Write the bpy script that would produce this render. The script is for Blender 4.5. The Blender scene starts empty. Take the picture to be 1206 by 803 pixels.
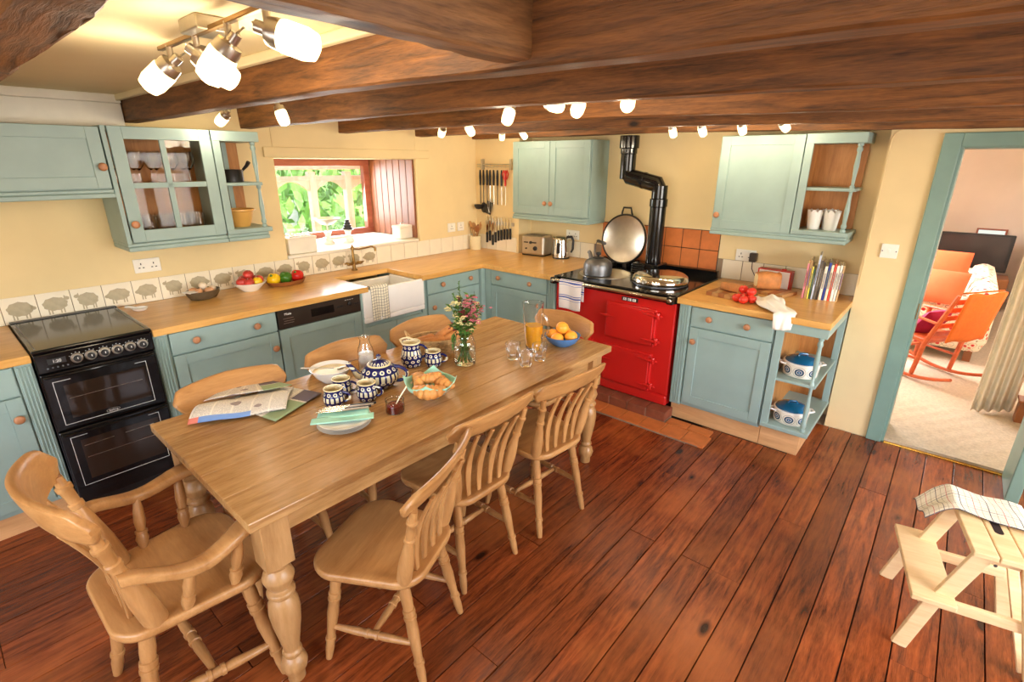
import bpy, bmesh, math, random
from mathutils import Vector, Matrix, Euler
random.seed(7)
PI = math.pi
D = bpy.data
COL = bpy.context.scene.collection
SC = bpy.context.scene

def S(r, g, b):
    f = lambda c: c / 12.92 if c <= .04045 else ((c + .055) / 1.055) ** 2.4
    return (f(r / 255), f(g / 255), f(b / 255), 1)

# ------------------------------------------------------------------ camera, light, exposure
CAM = dict(f=600.0, pitch=19.3158, yaw=40.8662, roll=.1369, loc=(3.8821, -3.9171, 1.7699))
cd = D.cameras.new('camera'); co = D.objects.new('camera', cd); COL.objects.link(co)
cd.sensor_width = 36; cd.lens = CAM['f'] / 1206 * 36; cd.clip_start = .02
a, b, r = (math.radians(CAM[k]) for k in ('pitch', 'yaw', 'roll'))
Fv = Vector((-math.sin(b) * math.cos(a), math.cos(b) * math.cos(a), -math.sin(a)))
Rv = Fv.cross(Vector((0, 0, 1))).normalized(); Uv = Rv.cross(Fv)
R2 = Rv * math.cos(r) + Uv * math.sin(r); U2 = -Rv * math.sin(r) + Uv * math.cos(r)
mt = Matrix((R2, U2, -Fv)).transposed().to_4x4(); mt.translation = Vector(CAM['loc'])
co.matrix_world = mt
SC.camera = co
SC.view_settings.view_transform = 'Standard'; SC.view_settings.look = 'None'
SC.view_settings.gamma = 1; SC.view_settings.use_curve_mapping = False
SC.view_settings.exposure = 0.18
W = D.worlds.new('sky'); SC.world = W; W.use_nodes = True
nt = W.node_tree; bgn = nt.nodes['Background']
sk = nt.nodes.new('ShaderNodeTexSky'); sk.sky_type = 'NISHITA'; sk.sun_disc = False
sk.sun_elevation = math.radians(50); sk.sun_rotation = math.radians(120); sk.air_density = 1.0; sk.dust_density = 2.0
nt.links.new(sk.outputs[0], bgn.inputs[0]); bgn.inputs[1].default_value = 1.5
LAMP_W = 2.4      # each ceiling spot
DAY_W = 78        # daylight through the unseen windows
def area(name, loc, target, sx, sy, power, col):
    l = D.lights.new(name, 'AREA'); l.shape = 'RECTANGLE'; l.size = sx; l.size_y = sy; l.energy = power; l.color = col
    o = D.objects.new(name, l); COL.objects.link(o); o.location = loc
    o.rotation_euler = (Vector(target) - Vector(loc)).to_track_quat('-Z', 'Y').to_euler()
    return o
# daylight entering by the kitchen's own windows (right wall, front wall)
area('daylight_right', (6.13, -2.1, 1.35), (2.5, -2.3, .7), 2.4, 1.1, DAY_W * 1.3, (1, .98, .96))
area('daylight_front', (3.2, -5.63, 1.35), (2.6, -2.0, .8), 2.6, 1.1, DAY_W * .5, (1, .98, .96))
area('daylight_sink', (-.86, -1.25, 1.46), (1.8, -2.0, .7), .85, .55, 22, (.92, .96, 1))
area('fill_living', (2.66, 2.6, 1.45), (4.3, 1.8, .5), 1.5, 1.0, 120, (1, .97, .93))  # fill lamp added to brighten the living room, behind a made-up side opening

# ------------------------------------------------------------------ node material helpers
class NT:
    def __init__(s, name):
        s.m = D.materials.new(name); s.m.use_nodes = True
        s.t = s.m.node_tree; s.b = s.t.nodes['Principled BSDF']
    def n(s, typ, **kw):
        x = s.t.nodes.new(typ)
        for k, v in kw.items(): setattr(x, k, v)
        return x
    def l(s, a, b): s.t.links.new(a, b)
    def val(s, x, sock):
        if isinstance(x, (int, float)): sock.default_value = x
        else: s.l(x, sock)
    def math(s, op, a, b=0, clamp=False):
        x = s.n('ShaderNodeMath', operation=op, use_clamp=clamp)
        s.val(a, x.inputs[0]); s.val(b, x.inputs[1]); return x.outputs[0]
    def coord(s, which='Object'): return s.n('ShaderNodeTexCoord').outputs[which]
    def mapping(s, v, scale=(1, 1, 1), loc=(0, 0, 0), rot=(0, 0, 0)):
        x = s.n('ShaderNodeMapping'); s.l(v, x.inputs[0])
        x.inputs['Scale'].default_value = scale; x.inputs['Location'].default_value = loc; x.inputs['Rotation'].default_value = rot
        return x.outputs[0]
    def noise(s, v, scale, detail=3, rough=.55, dist=0):
        x = s.n('ShaderNodeTexNoise'); s.l(v, x.inputs['Vector'])
        x.inputs['Scale'].default_value = scale; x.inputs['Detail'].default_value = detail
        x.inputs['Roughness'].default_value = rough; x.inputs['Distortion'].default_value = dist
        return x.outputs[0]
    def ramp(s, f, stops):
        x = s.n('ShaderNodeValToRGB'); s.l(f, x.inputs[0]); e = x.color_ramp.elements
        while len(e) < len(stops): e.new(.5)
        for i, (p, c) in enumerate(stops): e[i].position = p; e[i].color = c
        return x.outputs[0]
    def mix(s, f, a, b, mode='MIX'):
        x = s.n('ShaderNodeMix', data_type='RGBA', blend_type=mode); s.val(f, x.inputs[0])
        for v, k in ((a, 6), (b, 7)):
            if isinstance(v, tuple): x.inputs[k].default_value = v
            else: s.l(v, x.inputs[k])
        return x.outputs[2]
    def bump(s, h, strength=.2, dist=.01):
        x = s.n('ShaderNodeBump'); x.inputs['Strength'].default_value = strength; x.inputs['Distance'].default_value = dist
        s.l(h, x.inputs['Height']); s.l(x.outputs[0], s.b.inputs['Normal'])
    def set(s, **kw):
        for k, v in kw.items(): s.b.inputs[k.replace('_', ' ')].default_value = v
    def xyz(s, v):
        x = s.n('ShaderNodeSeparateXYZ'); s.l(v, x.inputs[0]); return x.outputs
def sc(c, k): return (min(1, c[0] * k), min(1, c[1] * k), min(1, c[2] * k), 1)

def plain(name, c, rough=.5, var=.12, scale=9, metal=0, bump=0, bscale=60, **kw):
    t = NT(name); v = t.coord(); n = t.noise(v, scale, 3)
    t.l(t.ramp(n, [(.3, sc(c, 1 - var)), (.7, sc(c, 1 + var))]), t.b.inputs['Base Color'])
    t.set(Roughness=rough, Metallic=metal, **kw)
    if bump: t.bump(t.noise(v, bscale, 4), bump, .004)
    return t.m
def wood(name, c1, c2, axis='x', scale=3.0, stretch=9, rough=.45, bump=.12, knots=False, rnd=True, worn=None, var=.25):
    t = NT(name); v = t.coord()
    if rnd:
        oi = t.n('ShaderNodeObjectInfo'); ad = t.n('ShaderNodeVectorMath', operation='ADD'); cb = t.n('ShaderNodeCombineXYZ')
        q = t.math('MULTIPLY', oi.outputs['Random'], 37.0)
        for i in range(3): t.l(q, cb.inputs[i])
        t.l(v, ad.inputs[0]); t.l(cb.outputs[0], ad.inputs[1]); v = ad.outputs[0]
    sx = [stretch, stretch, stretch]; sx['xyz'.index(axis)] = 1
    m = t.mapping(v, tuple(sx)); n = t.noise(m, scale, 5, .6, .6)
    fine = t.noise(t.mapping(v, tuple(k * 4 for k in sx)), scale * 2, 3)
    f = t.math('ADD', t.math('MULTIPLY', n, .75), t.math('MULTIPLY', fine, .25))
    col = t.ramp(f, [(.32, c1), (.68, c2)])
    if worn:
        big = t.noise(t.coord('Object') if not rnd else t.n('ShaderNodeNewGeometry').outputs['Position'], worn[1], 4, .6)
        col = t.mix(t.ramp(big, [(.5, (0, 0, 0, 1)), (.72, (.75, .75, .75, 1))]), col, worn[0])
    if knots:
        vo = t.n('ShaderNodeTexVoronoi'); kx = [5, 5, 5]; kx['xyz'.index(axis)] = 2.2
        t.l(t.mapping(v, tuple(kx)), vo.inputs['Vector']); vo.inputs['Scale'].default_value = 1.0
        k = t.ramp(vo.outputs['Distance'], [(.05, (1, 1, 1, 1)), (.13, (0, 0, 0, 1))])
        col = t.mix(k, col, sc(c1, .45))
    if rnd:
        b_ = t.math('ADD', 1 - var / 2, t.math('MULTIPLY', oi.outputs['Random'], var))
        hs = t.n('ShaderNodeHueSaturation'); t.l(col, hs.inputs['Color']); t.l(b_, hs.inputs['Value']); col = hs.outputs[0]
    t.l(col, t.b.inputs['Base Color']); t.set(Roughness=rough)
    if bump: t.bump(f, bump, .01)
    return t.m
def glassm(name, c=(1, 1, 1, 1), rough=.0, ior=1.45):
    t = NT(name); n = t.noise(t.coord(), 3)
    t.l(t.ramp(n, [(.3, sc(c, .97)), (.7, c)]), t.b.inputs['Base Color'])
    t.set(Roughness=rough, IOR=ior); t.b.inputs['Transmission Weight'].default_value = 1; return t.m
def pane(name, tint=(1, 1, 1, 1), refl=.12, wavy=0):
    t = NT(name); out = t.t.nodes['Material Output']
    tr = t.n('ShaderNodeBsdfTransparent'); tr.inputs[0].default_value = tint
    gl = t.n('ShaderNodeBsdfGlossy'); gl.inputs['Roughness'].default_value = .02
    mx = t.n('ShaderNodeMixShader'); mx.inputs[0].default_value = refl
    if wavy:
        bp = t.n('ShaderNodeBump'); bp.inputs['Strength'].default_value = wavy; bp.inputs['Distance'].default_value = .01
        t.l(t.noise(t.coord(), 22, 2), bp.inputs['Height']); t.l(bp.outputs[0], gl.inputs['Normal'])
    t.l(tr.outputs[0], mx.inputs[1]); t.l(gl.outputs[0], mx.inputs[2]); t.l(mx.outputs[0], out.inputs[0]); return t.m
def emit(name, c, k):
    t = NT(name); t.set(Roughness=.3); t.b.inputs['Emission Color'].default_value = c
    t.b.inputs['Emission Strength'].default_value = k
    n = t.noise(t.coord(), 5); t.l(t.ramp(n, [(.3, sc(c, .95)), (.7, c)]), t.b.inputs['Base Color']); return t.m
def pottery(name, N, vh, band, z0):
    """blue glazed stoneware: rows of ringed dots, a band of cream brush strokes"""
    t = NT(name); x, y, z = t.xyz(t.coord())
    th = t.math('MULTIPLY', t.math('ARCTAN2', y, x), N / (2 * PI))
    v = t.math('DIVIDE', t.math('SUBTRACT', z, z0), vh)
    row = t.math('FLOOR', v); u = t.math('ADD', th, t.math('MULTIPLY', row, .5))
    fu = t.math('SUBTRACT', t.math('FRACT', t.math('ADD', u, 40)), .5); fv = t.math('SUBTRACT', t.math('FRACT', v), .5)
    d = t.math('SQRT', t.math('ADD', t.math('MULTIPLY', fu, fu), t.math('MULTIPLY', fv, fv)))
    navy = S(22, 26, 84)
    col = t.ramp(d, [(0, S(70, 80, 120)), (.14, S(60, 70, 115)), (.17, S(226, 218, 190)), (.30, S(220, 212, 188)), (.335, navy), (1, navy)])
    st = t.math('SUBTRACT', t.math('FRACT', t.math('ADD', t.math('MULTIPLY', th, 1.5), 40)), .5)
    st = t.math('LESS_THAN', t.math('ABSOLUTE', st), .3)
    strokes = t.mix(st, navy, S(228, 222, 190))
    inb = t.math('LESS_THAN', t.math('ABSOLUTE', t.math('SUBTRACT', z, band[0])), band[1])
    col = t.mix(inb, col, strokes); t.l(col, t.b.inputs['Base Color']); t.set(Roughness=.12); return t.m
def checked(name, base, lines, nu, nv, wline=.08, rough=.9):
    """woven cloth with coloured check lines, from the cloth's own UV"""
    t = NT(name); x, y, z = t.xyz(t.coord('UV')); col = base
    for (c, ax, n_, off, wd) in lines:
        q = t.math('FRACT', t.math('ADD', t.math('MULTIPLY', (x, y)[ax], n_), off))
        col = t.mix(t.math('LESS_THAN', q, wd), col, c)
    t.l(col, t.b.inputs['Base Color']) if not isinstance(col, tuple) else None
    t.set(Roughness=rough); w = t.noise(t.coord('UV'), 180, 2); t.bump(w, .3, .002); return t.m

M = {}
M['wall'] = plain('cream_wall_paint', S(232, 210, 160), .85, .05, 2.5, bump=.25, bscale=14)
M['ceil'] = plain('cream_ceiling_paint', S(240, 224, 180), .85, .04, 2, bump=.15, bscale=12)
M['white'] = plain('white_gloss_paint', S(236, 228, 210), .5, .04)
M['pinkwall'] = plain('pale_pink_plaster', S(240, 222, 204), .9, .04, 2, bump=.15, bscale=12)
M['teal'] = plain('duck_egg_blue_paint', S(148, 172, 166), .42, .06, 5, bump=.05, bscale=50)
M['tealdk'] = plain('green_blue_frame_paint', S(124, 156, 144), .4, .07, 5, bump=.05)
M['plank'] = wood('stained_floor_pine', S(66, 26, 11), S(156, 76, 34), 'y', 4.5, 11, .27, .35, knots=True, worn=(S(168, 94, 44), 1.6), var=.5)
M['gap'] = plain('dark_floor_gap', S(40, 20, 12), .9)
M['beam'] = wood('old_beam_oak', S(62, 36, 15), S(158, 102, 50), 'x', 3, 12, .6, .6, knots=True, var=.2)
M['beamy'] = wood('old_beam_oak_cross', S(86, 56, 30), S(160, 114, 68), 'y', 3, 12, .6, .5, knots=True)
M['oak'] = wood('waxed_table_pine', S(152, 108, 60), S(202, 158, 102), 'y', 4.0, 9, .24, .15, knots=True, var=.18)
M['oakx'] = wood('waxed_pine_rail', S(158, 112, 62), S(200, 154, 100), 'x', 2.0, 8, .35, .1)
M['turn'] = wood('turned_pine', S(158, 112, 62), S(200, 154, 100), 'z', 2.2, 7, .35, .08)
M['beech'] = wood('lacquered_beech', S(162, 112, 62), S(198, 148, 92), 'x', 2.6, 7, .33, .06, var=.1)
M['beechz'] = wood('lacquered_beech_upright', S(162, 112, 62), S(198, 148, 92), 'z', 2.6, 7, .33, .06, var=.1)
M['raw'] = wood('raw_pine', S(226, 190, 136), S(246, 220, 172), 'x', 2.5, 8, .55, .05, var=.08)
M['pineback'] = wood('orange_pine_board', S(164, 104, 50), S(206, 146, 82), 'z', 2.2, 8, .5, .05)
M['shutter'] = wood('red_stained_pine', S(106, 60, 36), S(150, 92, 58), 'z', 2.2, 8, .42, .1, knots=True, var=.2)
M['winframe'] = wood('red_window_timber', S(140, 70, 50), S(182, 104, 76), 'y', 2.5, 8, .45, .08)
M['porch'] = wood('pale_porch_timber', S(226, 170, 144), S(244, 206, 184), 'z', 2.5, 8, .5, .08)
M['knob'] = wood('turned_wood_knob', S(166, 110, 72), S(198, 142, 100), 'z', 12, 4, .4, 0)
M['plinth'] = wood('tan_plinth_wood', S(196, 146, 96), S(224, 178, 126), 'x', 2, 9, .5, .03)
M['black'] = plain('black_enamel', S(14, 14, 15), .12, .1)
M['blackm'] = plain('satin_black_metal', S(26, 25, 25), .35, .1)
M['blackp'] = plain('black_plastic', S(30, 28, 28), .4, .1)
M['brownp'] = plain('dark_brown_fascia', S(48, 38, 30), .3, .1)
M['chrome'] = plain('chrome', S(220, 215, 205), .12, .05, metal=1)
M['steel'] = plain('brushed_steel', S(196, 190, 178), .3, .08, 14, metal=1)
M['darksteel'] = plain('dull_grey_metal', S(120, 120, 122), .42, .1, metal=.9)
M['brass'] = plain('aged_brass', S(150, 116, 66), .3, .15, metal=1)
M['gold'] = plain('polished_brass', S(222, 176, 80), .25, .1, metal=1)
M['red'] = plain('red_vitreous_enamel', S(204, 36, 32), .1, .03, 3)
M['redtrim'] = plain('red_radio_trim', S(200, 40, 30), .3)
M['porcelain'] = plain('white_porcelain', S(246, 244, 238), .12, .02)
M['cream'] = plain('cream_glaze', S(238, 222, 178), .2, .04)
M['yellowbowl'] = plain('caneware_glaze', S(220, 170, 90), .3, .06)
M['tilew'] = plain('white_wall_tile', S(238, 228, 204), .18, .03, 6)
M['sheep'] = plain('grey_sheep_print', S(178, 165, 134), .35, .08, 40)
M['terra'] = plain('terracotta_tile', S(196, 112, 56), .4, .15, 10, bump=.15)
M['brick'] = plain('dark_red_quarry_tile', S(132, 72, 48), .55, .22, 14, bump=.4)
M['grout'] = plain('grey_grout', S(150, 130, 108), .9)
M['carpet'] = plain('beige_carpet', S(206, 192, 170), .95, .12, 60, bump=.8, bscale=160)
M['linen'] = plain('cream_curtain_linen', S(244, 232, 208), .9, .06, 20, bump=.3, bscale=120)
M['glass'] = glassm('clear_glass')
M['pane'] = pane('window_glass', refl=.06)
M['cabpane'] = pane('cabinet_glass', (.98, .96, .92, 1), .009)
M['water'] = glassm('vase_water', (.93, .96, .82, 1), 0, 1.33)
M['milk'] = plain('milk', S(246, 240, 226), .3, .02)
M['juice'] = plain('orange_juice', S(248, 176, 24), .25, .04)
M['jam'] = plain('red_jam', S(110, 18, 14), .15, .2)
M['apple'] = plain('apple_skin', S(190, 60, 50), .3, .45, 16)
M['orange'] = plain('orange_peel', S(248, 164, 50), .4, .08, 14, bump=.2, bscale=160)
M['tomato'] = plain('tomato_skin', S(216, 52, 34), .18, .1)
M['pepy'] = plain('yellow_pepper', S(246, 200, 30), .2, .06); M['pepg'] = plain('green_pepper', S(60, 112, 30), .2, .15); M['pepr'] = plain('red_pepper', S(200, 34, 26), .2, .1)
M['stalk'] = plain('green_stalk', S(80, 130, 50), .6)
M['egg'] = plain('brown_eggshell', S(214, 160, 116), .5, .1); M['eggw'] = plain('pale_eggshell', S(240, 222, 196), .5, .05)
M['croissant'] = plain('croissant_crust', S(216, 150, 80), .4, .3, 24, bump=.3)
M['bread'] = plain('bread_crust', S(190, 124, 66), .7, .25, 20, bump=.4)
M['crumb'] = plain('bread_crumb', S(240, 220, 170), .9, .06, 40, bump=.4)
M['wicker'] = plain('wicker', S(196, 160, 110), .7, .3, 60, bump=.9, bscale=90)
M['napkin'] = plain('mint_napkin', S(166, 220, 198), .9, .06, 12)
M['blueglaze'] = plain('blue_glaze', S(74, 118, 172), .2, .1)
M['whitecloth'] = plain('white_tea_towel', S(240, 234, 222), .95, .04, 12, bump=.3, bscale=120)
M['darkbowl'] = plain('dark_glaze', S(90, 76, 58), .25, .2, 20)
M['terrabowl'] = plain('brown_wood_bowl', S(150, 92, 48), .4, .12)
M['bluepan'] = plain('deep_blue_lid', S(14, 92, 136), .12, .06)
M['socket'] = plain('white_socket_plastic', S(240, 236, 224), .35, .02)
M['lampglass'] = emit('lit_glass_shade', S(255, 226, 170), 3.2)
M['striplight'] = emit('lit_strip', S(255, 226, 170), 5.0)
M['oranged'] = plain('orange_cushion', S(228, 92, 46), .9, .06, 20, bump=.2)
M['throw'] = plain('orange_throw', S(224, 112, 34), .95, .08, 30, bump=.4)
M['purple'] = plain('magenta_cushion', S(150, 20, 70), .9, .1)
M['rocker'] = wood('red_orange_wood', S(180, 74, 34), S(214, 108, 58), 'x', 3, 6, .4, .05)
M['leaf'] = plain('leaf_green', S(84, 122, 46), .6, .3, 30); M['leafb'] = plain('tree_leaf', S(120, 160, 70), .6, .4, 3)
M['pink'] = plain('pink_petal', S(216, 120, 140), .7, .25, 30); M['creamp'] = plain('cream_petal', S(238, 226, 170), .7, .1, 30); M['maroon'] = plain('dark_red_petal', S(130, 40, 50), .7, .2, 30)
M['bark'] = plain('pale_bark', S(206, 200, 186), .9, .2, 8); M['grass'] = plain('grass', S(110, 150, 60), .9, .2, 3)

# ------------------------------------------------------------------ mesh helpers
class G:
    def __init__(s): s.bm = bmesh.new(); s.uv = None
    def box(s, x0, x1, y0, y1, z0, z1, mx=None):
        vs = [s.bm.verts.new(Vector(p) if mx is None else mx @ Vector(p)) for p in
              ((x0, y0, z0), (x1, y0, z0), (x1, y1, z0), (x0, y1, z0), (x0, y0, z1), (x1, y0, z1), (x1, y1, z1), (x0, y1, z1))]
        for f in ((3, 2, 1, 0), (4, 5, 6, 7), (0, 1, 5, 4), (1, 2, 6, 5), (2, 3, 7, 6), (3, 0, 4, 7)): s.bm.faces.new([vs[i] for i in f])
        return s
    def prism(s, pts, h0, h1, mx=None):
        """2D outline (counter-clockwise) extruded along local z"""
        A = [Vector((x, y, h0)) for x, y in pts]; B = [Vector((x, y, h1)) for x, y in pts]
        if mx is not None: A = [mx @ v for v in A]; B = [mx @ v for v in B]
        A = [s.bm.verts.new(v) for v in A]; B = [s.bm.verts.new(v) for v in B]
        s.bm.faces.new(A[::-1]); s.bm.faces.new(B); n = len(A)
        for i in range(n): s.bm.faces.new((A[i], A[(i + 1) % n], B[(i + 1) % n], B[i]))
        return s
    def lathe(s, prof, seg=20, mx=None, cap=True):
        rings = []
        for (r_, z) in prof:
            R = []
            for i in range(seg):
                t = 2 * PI * i / seg; v = Vector((r_ * math.cos(t), r_ * math.sin(t), z)); R.append(s.bm.verts.new(mx @ v if mx is not None else v))
            rings.append(R)
        for A, B in zip(rings, rings[1:]):
            for i in range(seg): s.bm.faces.new((A[i], A[(i + 1) % seg], B[(i + 1) % seg], B[i]))
        if cap: s.bm.faces.new(rings[0][::-1]); s.bm.faces.new(rings[-1])
        return s
    def tube(s, pts, rad, seg=8, flat=1.0, up=None):
        pts = [Vector(p) for p in pts]; n = len(pts); rings = []; prev = None
        for i, p in enumerate(pts):
            d = (pts[min(n - 1, i + 1)] - pts[max(0, i - 1)]).normalized()
            if prev is None:
                u = Vector(up) if up else (Vector((0, 0, 1)) if abs(d.z) < .9 else Vector((1, 0, 0)))
            else: u = prev
            u = (u - d * u.dot(d)).normalized(); prev = u; w = d.cross(u)
            r_ = rad[i] if isinstance(rad, (list, tuple)) else rad
            rings.append([s.bm.verts.new(p + u * r_ * math.cos(2 * PI * k / seg) * flat + w * r_ * math.sin(2 * PI * k / seg)) for k in range(seg)])
        for A, B in zip(rings, rings[1:]):
            for k in range(seg): s.bm.faces.new((A[k], A[(k + 1) % seg], B[(k + 1) % seg], B[k]))
        s.bm.faces.new(rings[0][::-1]); s.bm.faces.new(rings[-1]); return s
    def turned(s, p0, p1, prof, seg=12):
        """lathe profile [(t, r)] between two points"""
        p0 = Vector(p0); p1 = Vector(p1); d = p1 - p0; q = d.to_track_quat('Z', 'Y').to_matrix().to_4x4(); q.translation = p0
        return s.lathe([(r_, t * d.length) for t, r_ in prof], seg, q)
    def ball(s, c, r_, sub=2, sx=1, sy=1, sz=1, rot=None):
        m = Matrix.Translation(c) @ (rot if rot is not None else Matrix()) @ Matrix.Diagonal((sx, sy, sz, 1))
        bmesh.ops.create_icosphere(s.bm, subdivisions=sub, radius=r_, matrix=m); return s
    def grid(s, fn, nu, nv, closed=False):
        uvl = s.bm.loops.layers.uv.verify()
        V = [[s.bm.verts.new(Vector(fn(i / nu, j / nv))) for j in range(nv + 1)] for i in range(nu + 1)]
        for i in range(nu):
            for j in range(nv):
                f = s.bm.faces.new((V[i][j], V[i + 1][j], V[i + 1][j + 1], V[i][j + 1]))
                for lp, (a_, b_) in zip(f.loops, ((i, j), (i + 1, j), (i + 1, j + 1), (i, j + 1))): lp[uvl].uv = (a_ / nu, b_ / nv)
        return s
    def jitter(s, k):
        for v in s.bm.verts: v.co += Vector([random.uniform(-k, k) for _ in range(3)])
        return s
    def o(s, name, mat, parent=None, smooth=False, bevel=0, solid=0, sub=0, loc=None, rz=0, angle=40):
        me = D.meshes.new(name); bmesh.ops.recalc_face_normals(s.bm, faces=s.bm.faces[:]); s.bm.to_mesh(me); s.bm.free()
        me.materials.append(M[mat] if isinstance(mat, str) else mat)
        if smooth:
            for p in me.polygons: p.use_smooth = True
            if angle < 180: me.set_sharp_from_angle(angle=math.radians(angle))
        o = D.objects.new(name, me); COL.objects.link(o)
        if parent is not None: o.parent = parent
        if loc: o.location = loc
        if rz: o.rotation_euler.z = rz
        if solid: m = o.modifiers.new('thick', 'SOLIDIFY'); m.thickness = solid; m.offset = 0
        if bevel: m = o.modifiers.new('bevel', 'BEVEL'); m.width = bevel; m.segments = 2; m.limit_method = 'ANGLE'
        if sub: m = o.modifiers.new('sub', 'SUBSURF'); m.levels = sub; m.render_levels = sub
        return o
def T(name, label, cat, loc=(0, 0, 0), rz=0, group=None):
    o = D.objects.new(name, None); COL.objects.link(o); o.empty_display_size = .05
    o.location = loc; o.rotation_euler = (0, 0, rz); return tag(o, label, cat, group)
def tag(o, label, cat, group=None):
    o['label'] = label; o['category'] = cat
    if group: o['group'] = group
    return o
def struct(o, label=None):
    o['kind'] = 'structure'
    if label: o['label'] = label
    return o
def stuff(o): o['kind'] = 'stuff'; return o
def kids(o): return [c for c in D.objects if c.parent is o]
def copy_tree(o, loc=None, rz=None, label=None, parent=None):
    c = o.copy(); COL.objects.link(c)
    if parent is not None: c.parent = parent
    for k in kids(o): copy_tree(k, parent=c)
    if loc is not None: c.location = loc
    if rz is not None: c.rotation_euler = (0, 0, rz)
    if label: c['label'] = label
    return c
def text(body, size, mat, parent, loc, rot, name='lettering', ext=.0006):
    cu = D.curves.new(name, 'FONT'); cu.body = body; cu.size = size; cu.extrude = ext; cu.align_x = 'CENTER'; cu.align_y = 'CENTER'
    tmp = D.objects.new('tmp', cu); COL.objects.link(tmp)
    me = D.meshes.new_from_object(tmp.evaluated_get(bpy.context.evaluated_depsgraph_get())); D.objects.remove(tmp); D.curves.remove(cu)
    me.materials.clear(); me.materials.append(M[mat]); me.name = name
    o = D.objects.new(name, me); COL.objects.link(o); o.location = loc; o.rotation_euler = rot; o.parent = parent; return o
def rr(hx, hy, r_, n=5, cx=0, cy=0):
    P = []
    for sx, sy, a0 in ((1, -1, -PI / 2), (1, 1, 0), (-1, 1, PI / 2), (-1, -1, PI)):
        for i in range(n + 1):
            t = a0 + PI / 2 * i / n; P.append((cx + sx * (hx - r_) + r_ * math.cos(t), cy + sy * (hy - r_) + r_ * math.sin(t)))
    return P
ORD = ['first', 'second', 'third', 'fourth', 'fifth', 'sixth', 'seventh', 'eighth', 'ninth', 'tenth', 'eleventh', 'twelfth']
RX = lambda d: Matrix.Rotation(math.radians(d), 4, 'X'); RY = lambda d: Matrix.Rotation(math.radians(d), 4, 'Y'); RZ = lambda d: Matrix.Rotation(math.radians(d), 4, 'Z'); TR = lambda *p: Matrix.Translation(p)
#@@SHELL
# ------------------------------------------------------------------ room shell
fl = struct(G().box(-.05, 6.0, -5.5, 0.0, -.12, -.022).o('floor', 'gap'), 'dark stained floor of wide boards')
PW = .137; k0 = 3.896; i = -24
pcache = {}
def plank(x, y0, y1):
    L = round(y1 - y0, 2)
    if L not in pcache:
        o = G().box(-PW / 2 + .0022, PW / 2 - .0022, -L / 2 + .001, L / 2 - .001, -.02, 0).o('plank', 'plank', fl, bevel=.0018); pcache[L] = o
    else: o = pcache[L].copy(); COL.objects.link(o); o.parent = fl
    o.location = (x, (y0 + y1) / 2, random.uniform(-.0012, .0006))
while k0 + i * PW < 5.95:
    xc = k0 + (i + .5) * PW; i += 1
    if xc < .6: continue
    end = -.60 if xc < 1.44 else -.895 if xc < 2.86 else (-.585 if xc < 3.38 else -.005)
    js = [-5.49]; y = -5.5 + random.choice([.8, 1.4, 2.0, 2.6, 3.2])
    while y < end - .5: js.append(round(y, 1)); y += random.choice([1.6, 2.2, 2.8])
    js.append(end)
    for y0, y1 in zip(js, js[1:]): plank(xc, y0, y1)
wb = G()
for bx in ((0, .578, 0, .3, 0, 2.18), (.578, 3.45, .186, .3, 0, 2.18), (3.45, 3.712, 0, .3, 0, 2.18), (3.712, 4.45, 0, .3, 1.9, 2.18), (4.45, 6, 0, .3, 0, 2.18)): wb.box(*bx)
wback = struct(wb.o('wall_back', 'wall'), 'cream plaster wall with a shallow recess for the range')
wl = G()
for bx in ((-.8, 0, -5.5, -2.08, 0, 2.18), (-.8, 0, -.775, .3, 0, 2.18), (-.8, 0, -2.08, -.775, 0, 1.06), (-.8, 0, -2.08, -.775, 1.795, 2.18)): wl.box(*bx)
wl.box(0, .022, -2.155, -.63, 1.80, 1.872)
wleft = struct(wl.o('wall_left', 'wall', bevel=.006), 'cream plaster wall with the deep sink window')
wr = G()
for bx in ((6, 6.1, -5.5, -3.4, 0, 2.18), (6, 6.1, -.8, 0, 0, 2.18), (6, 6.1, -3.4, -.8, 0, .75), (6, 6.1, -3.4, -.8, 1.95, 2.18)): wr.box(*bx)
struct(wr.o('wall_right', 'wall'))
g = G()
for k in range(5): g.box(6.02, 6.08, -3.4 + .62 * k, -3.28 + .62 * k, .75, 1.95)
g.box(6.02, 6.08, -3.4, -.8, 1.60, 1.68).box(6.02, 6.08, -3.4, -.8, .75, .83).box(6.02, 6.08, -3.4, -.8, 1.89, 1.95); struct(g.o('window_3', 'winframe', bevel=.005), 'timber framed window of the right wall')
wf = G()
for bx in ((-.05, 1.8, -5.6, -5.5, 0, 2.18), (4.6, 6.1, -5.6, -5.5, 0, 2.18), (1.8, 4.6, -5.6, -5.5, 0, .75), (1.8, 4.6, -5.6, -5.5, 1.95, 2.18)): wf.box(*bx)
struct(wf.o('wall_front', 'wall'))
g = G()
for k in range(5): g.box(1.8 + .67 * k, 1.92 + .67 * k, -5.58, -5.52, .75, 1.95)
g.box(1.8, 4.6, -5.58, -5.52, 1.6, 1.68).box(1.8, 4.6, -5.58, -5.52, .75, .83).box(1.8, 4.6, -5.58, -5.52, 1.89, 1.95); struct(g.o('window_4', 'winframe', bevel=.005), 'timber framed window of the front wall')
struct(G().box(-.05, 6.05, -5.55, .25, 2.13, 2.2).o('ceiling', 'ceil'), 'cream ceiling between the beams')
struct(G().box(0, 3.03, -2.985, -2.956, 2.098, 2.13).o('trim_1', 'ceil', bevel=.006), 'cream strip where ceiling meets the beam')
struct(G().box(0, .07, -5.5, -2.96, 1.955, 2.085).box(0, .085, -5.5, -2.96, 2.085, 2.13).o('trim_2', 'white', bevel=.004), 'painted boxed wall plate above the left cabinets')

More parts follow.
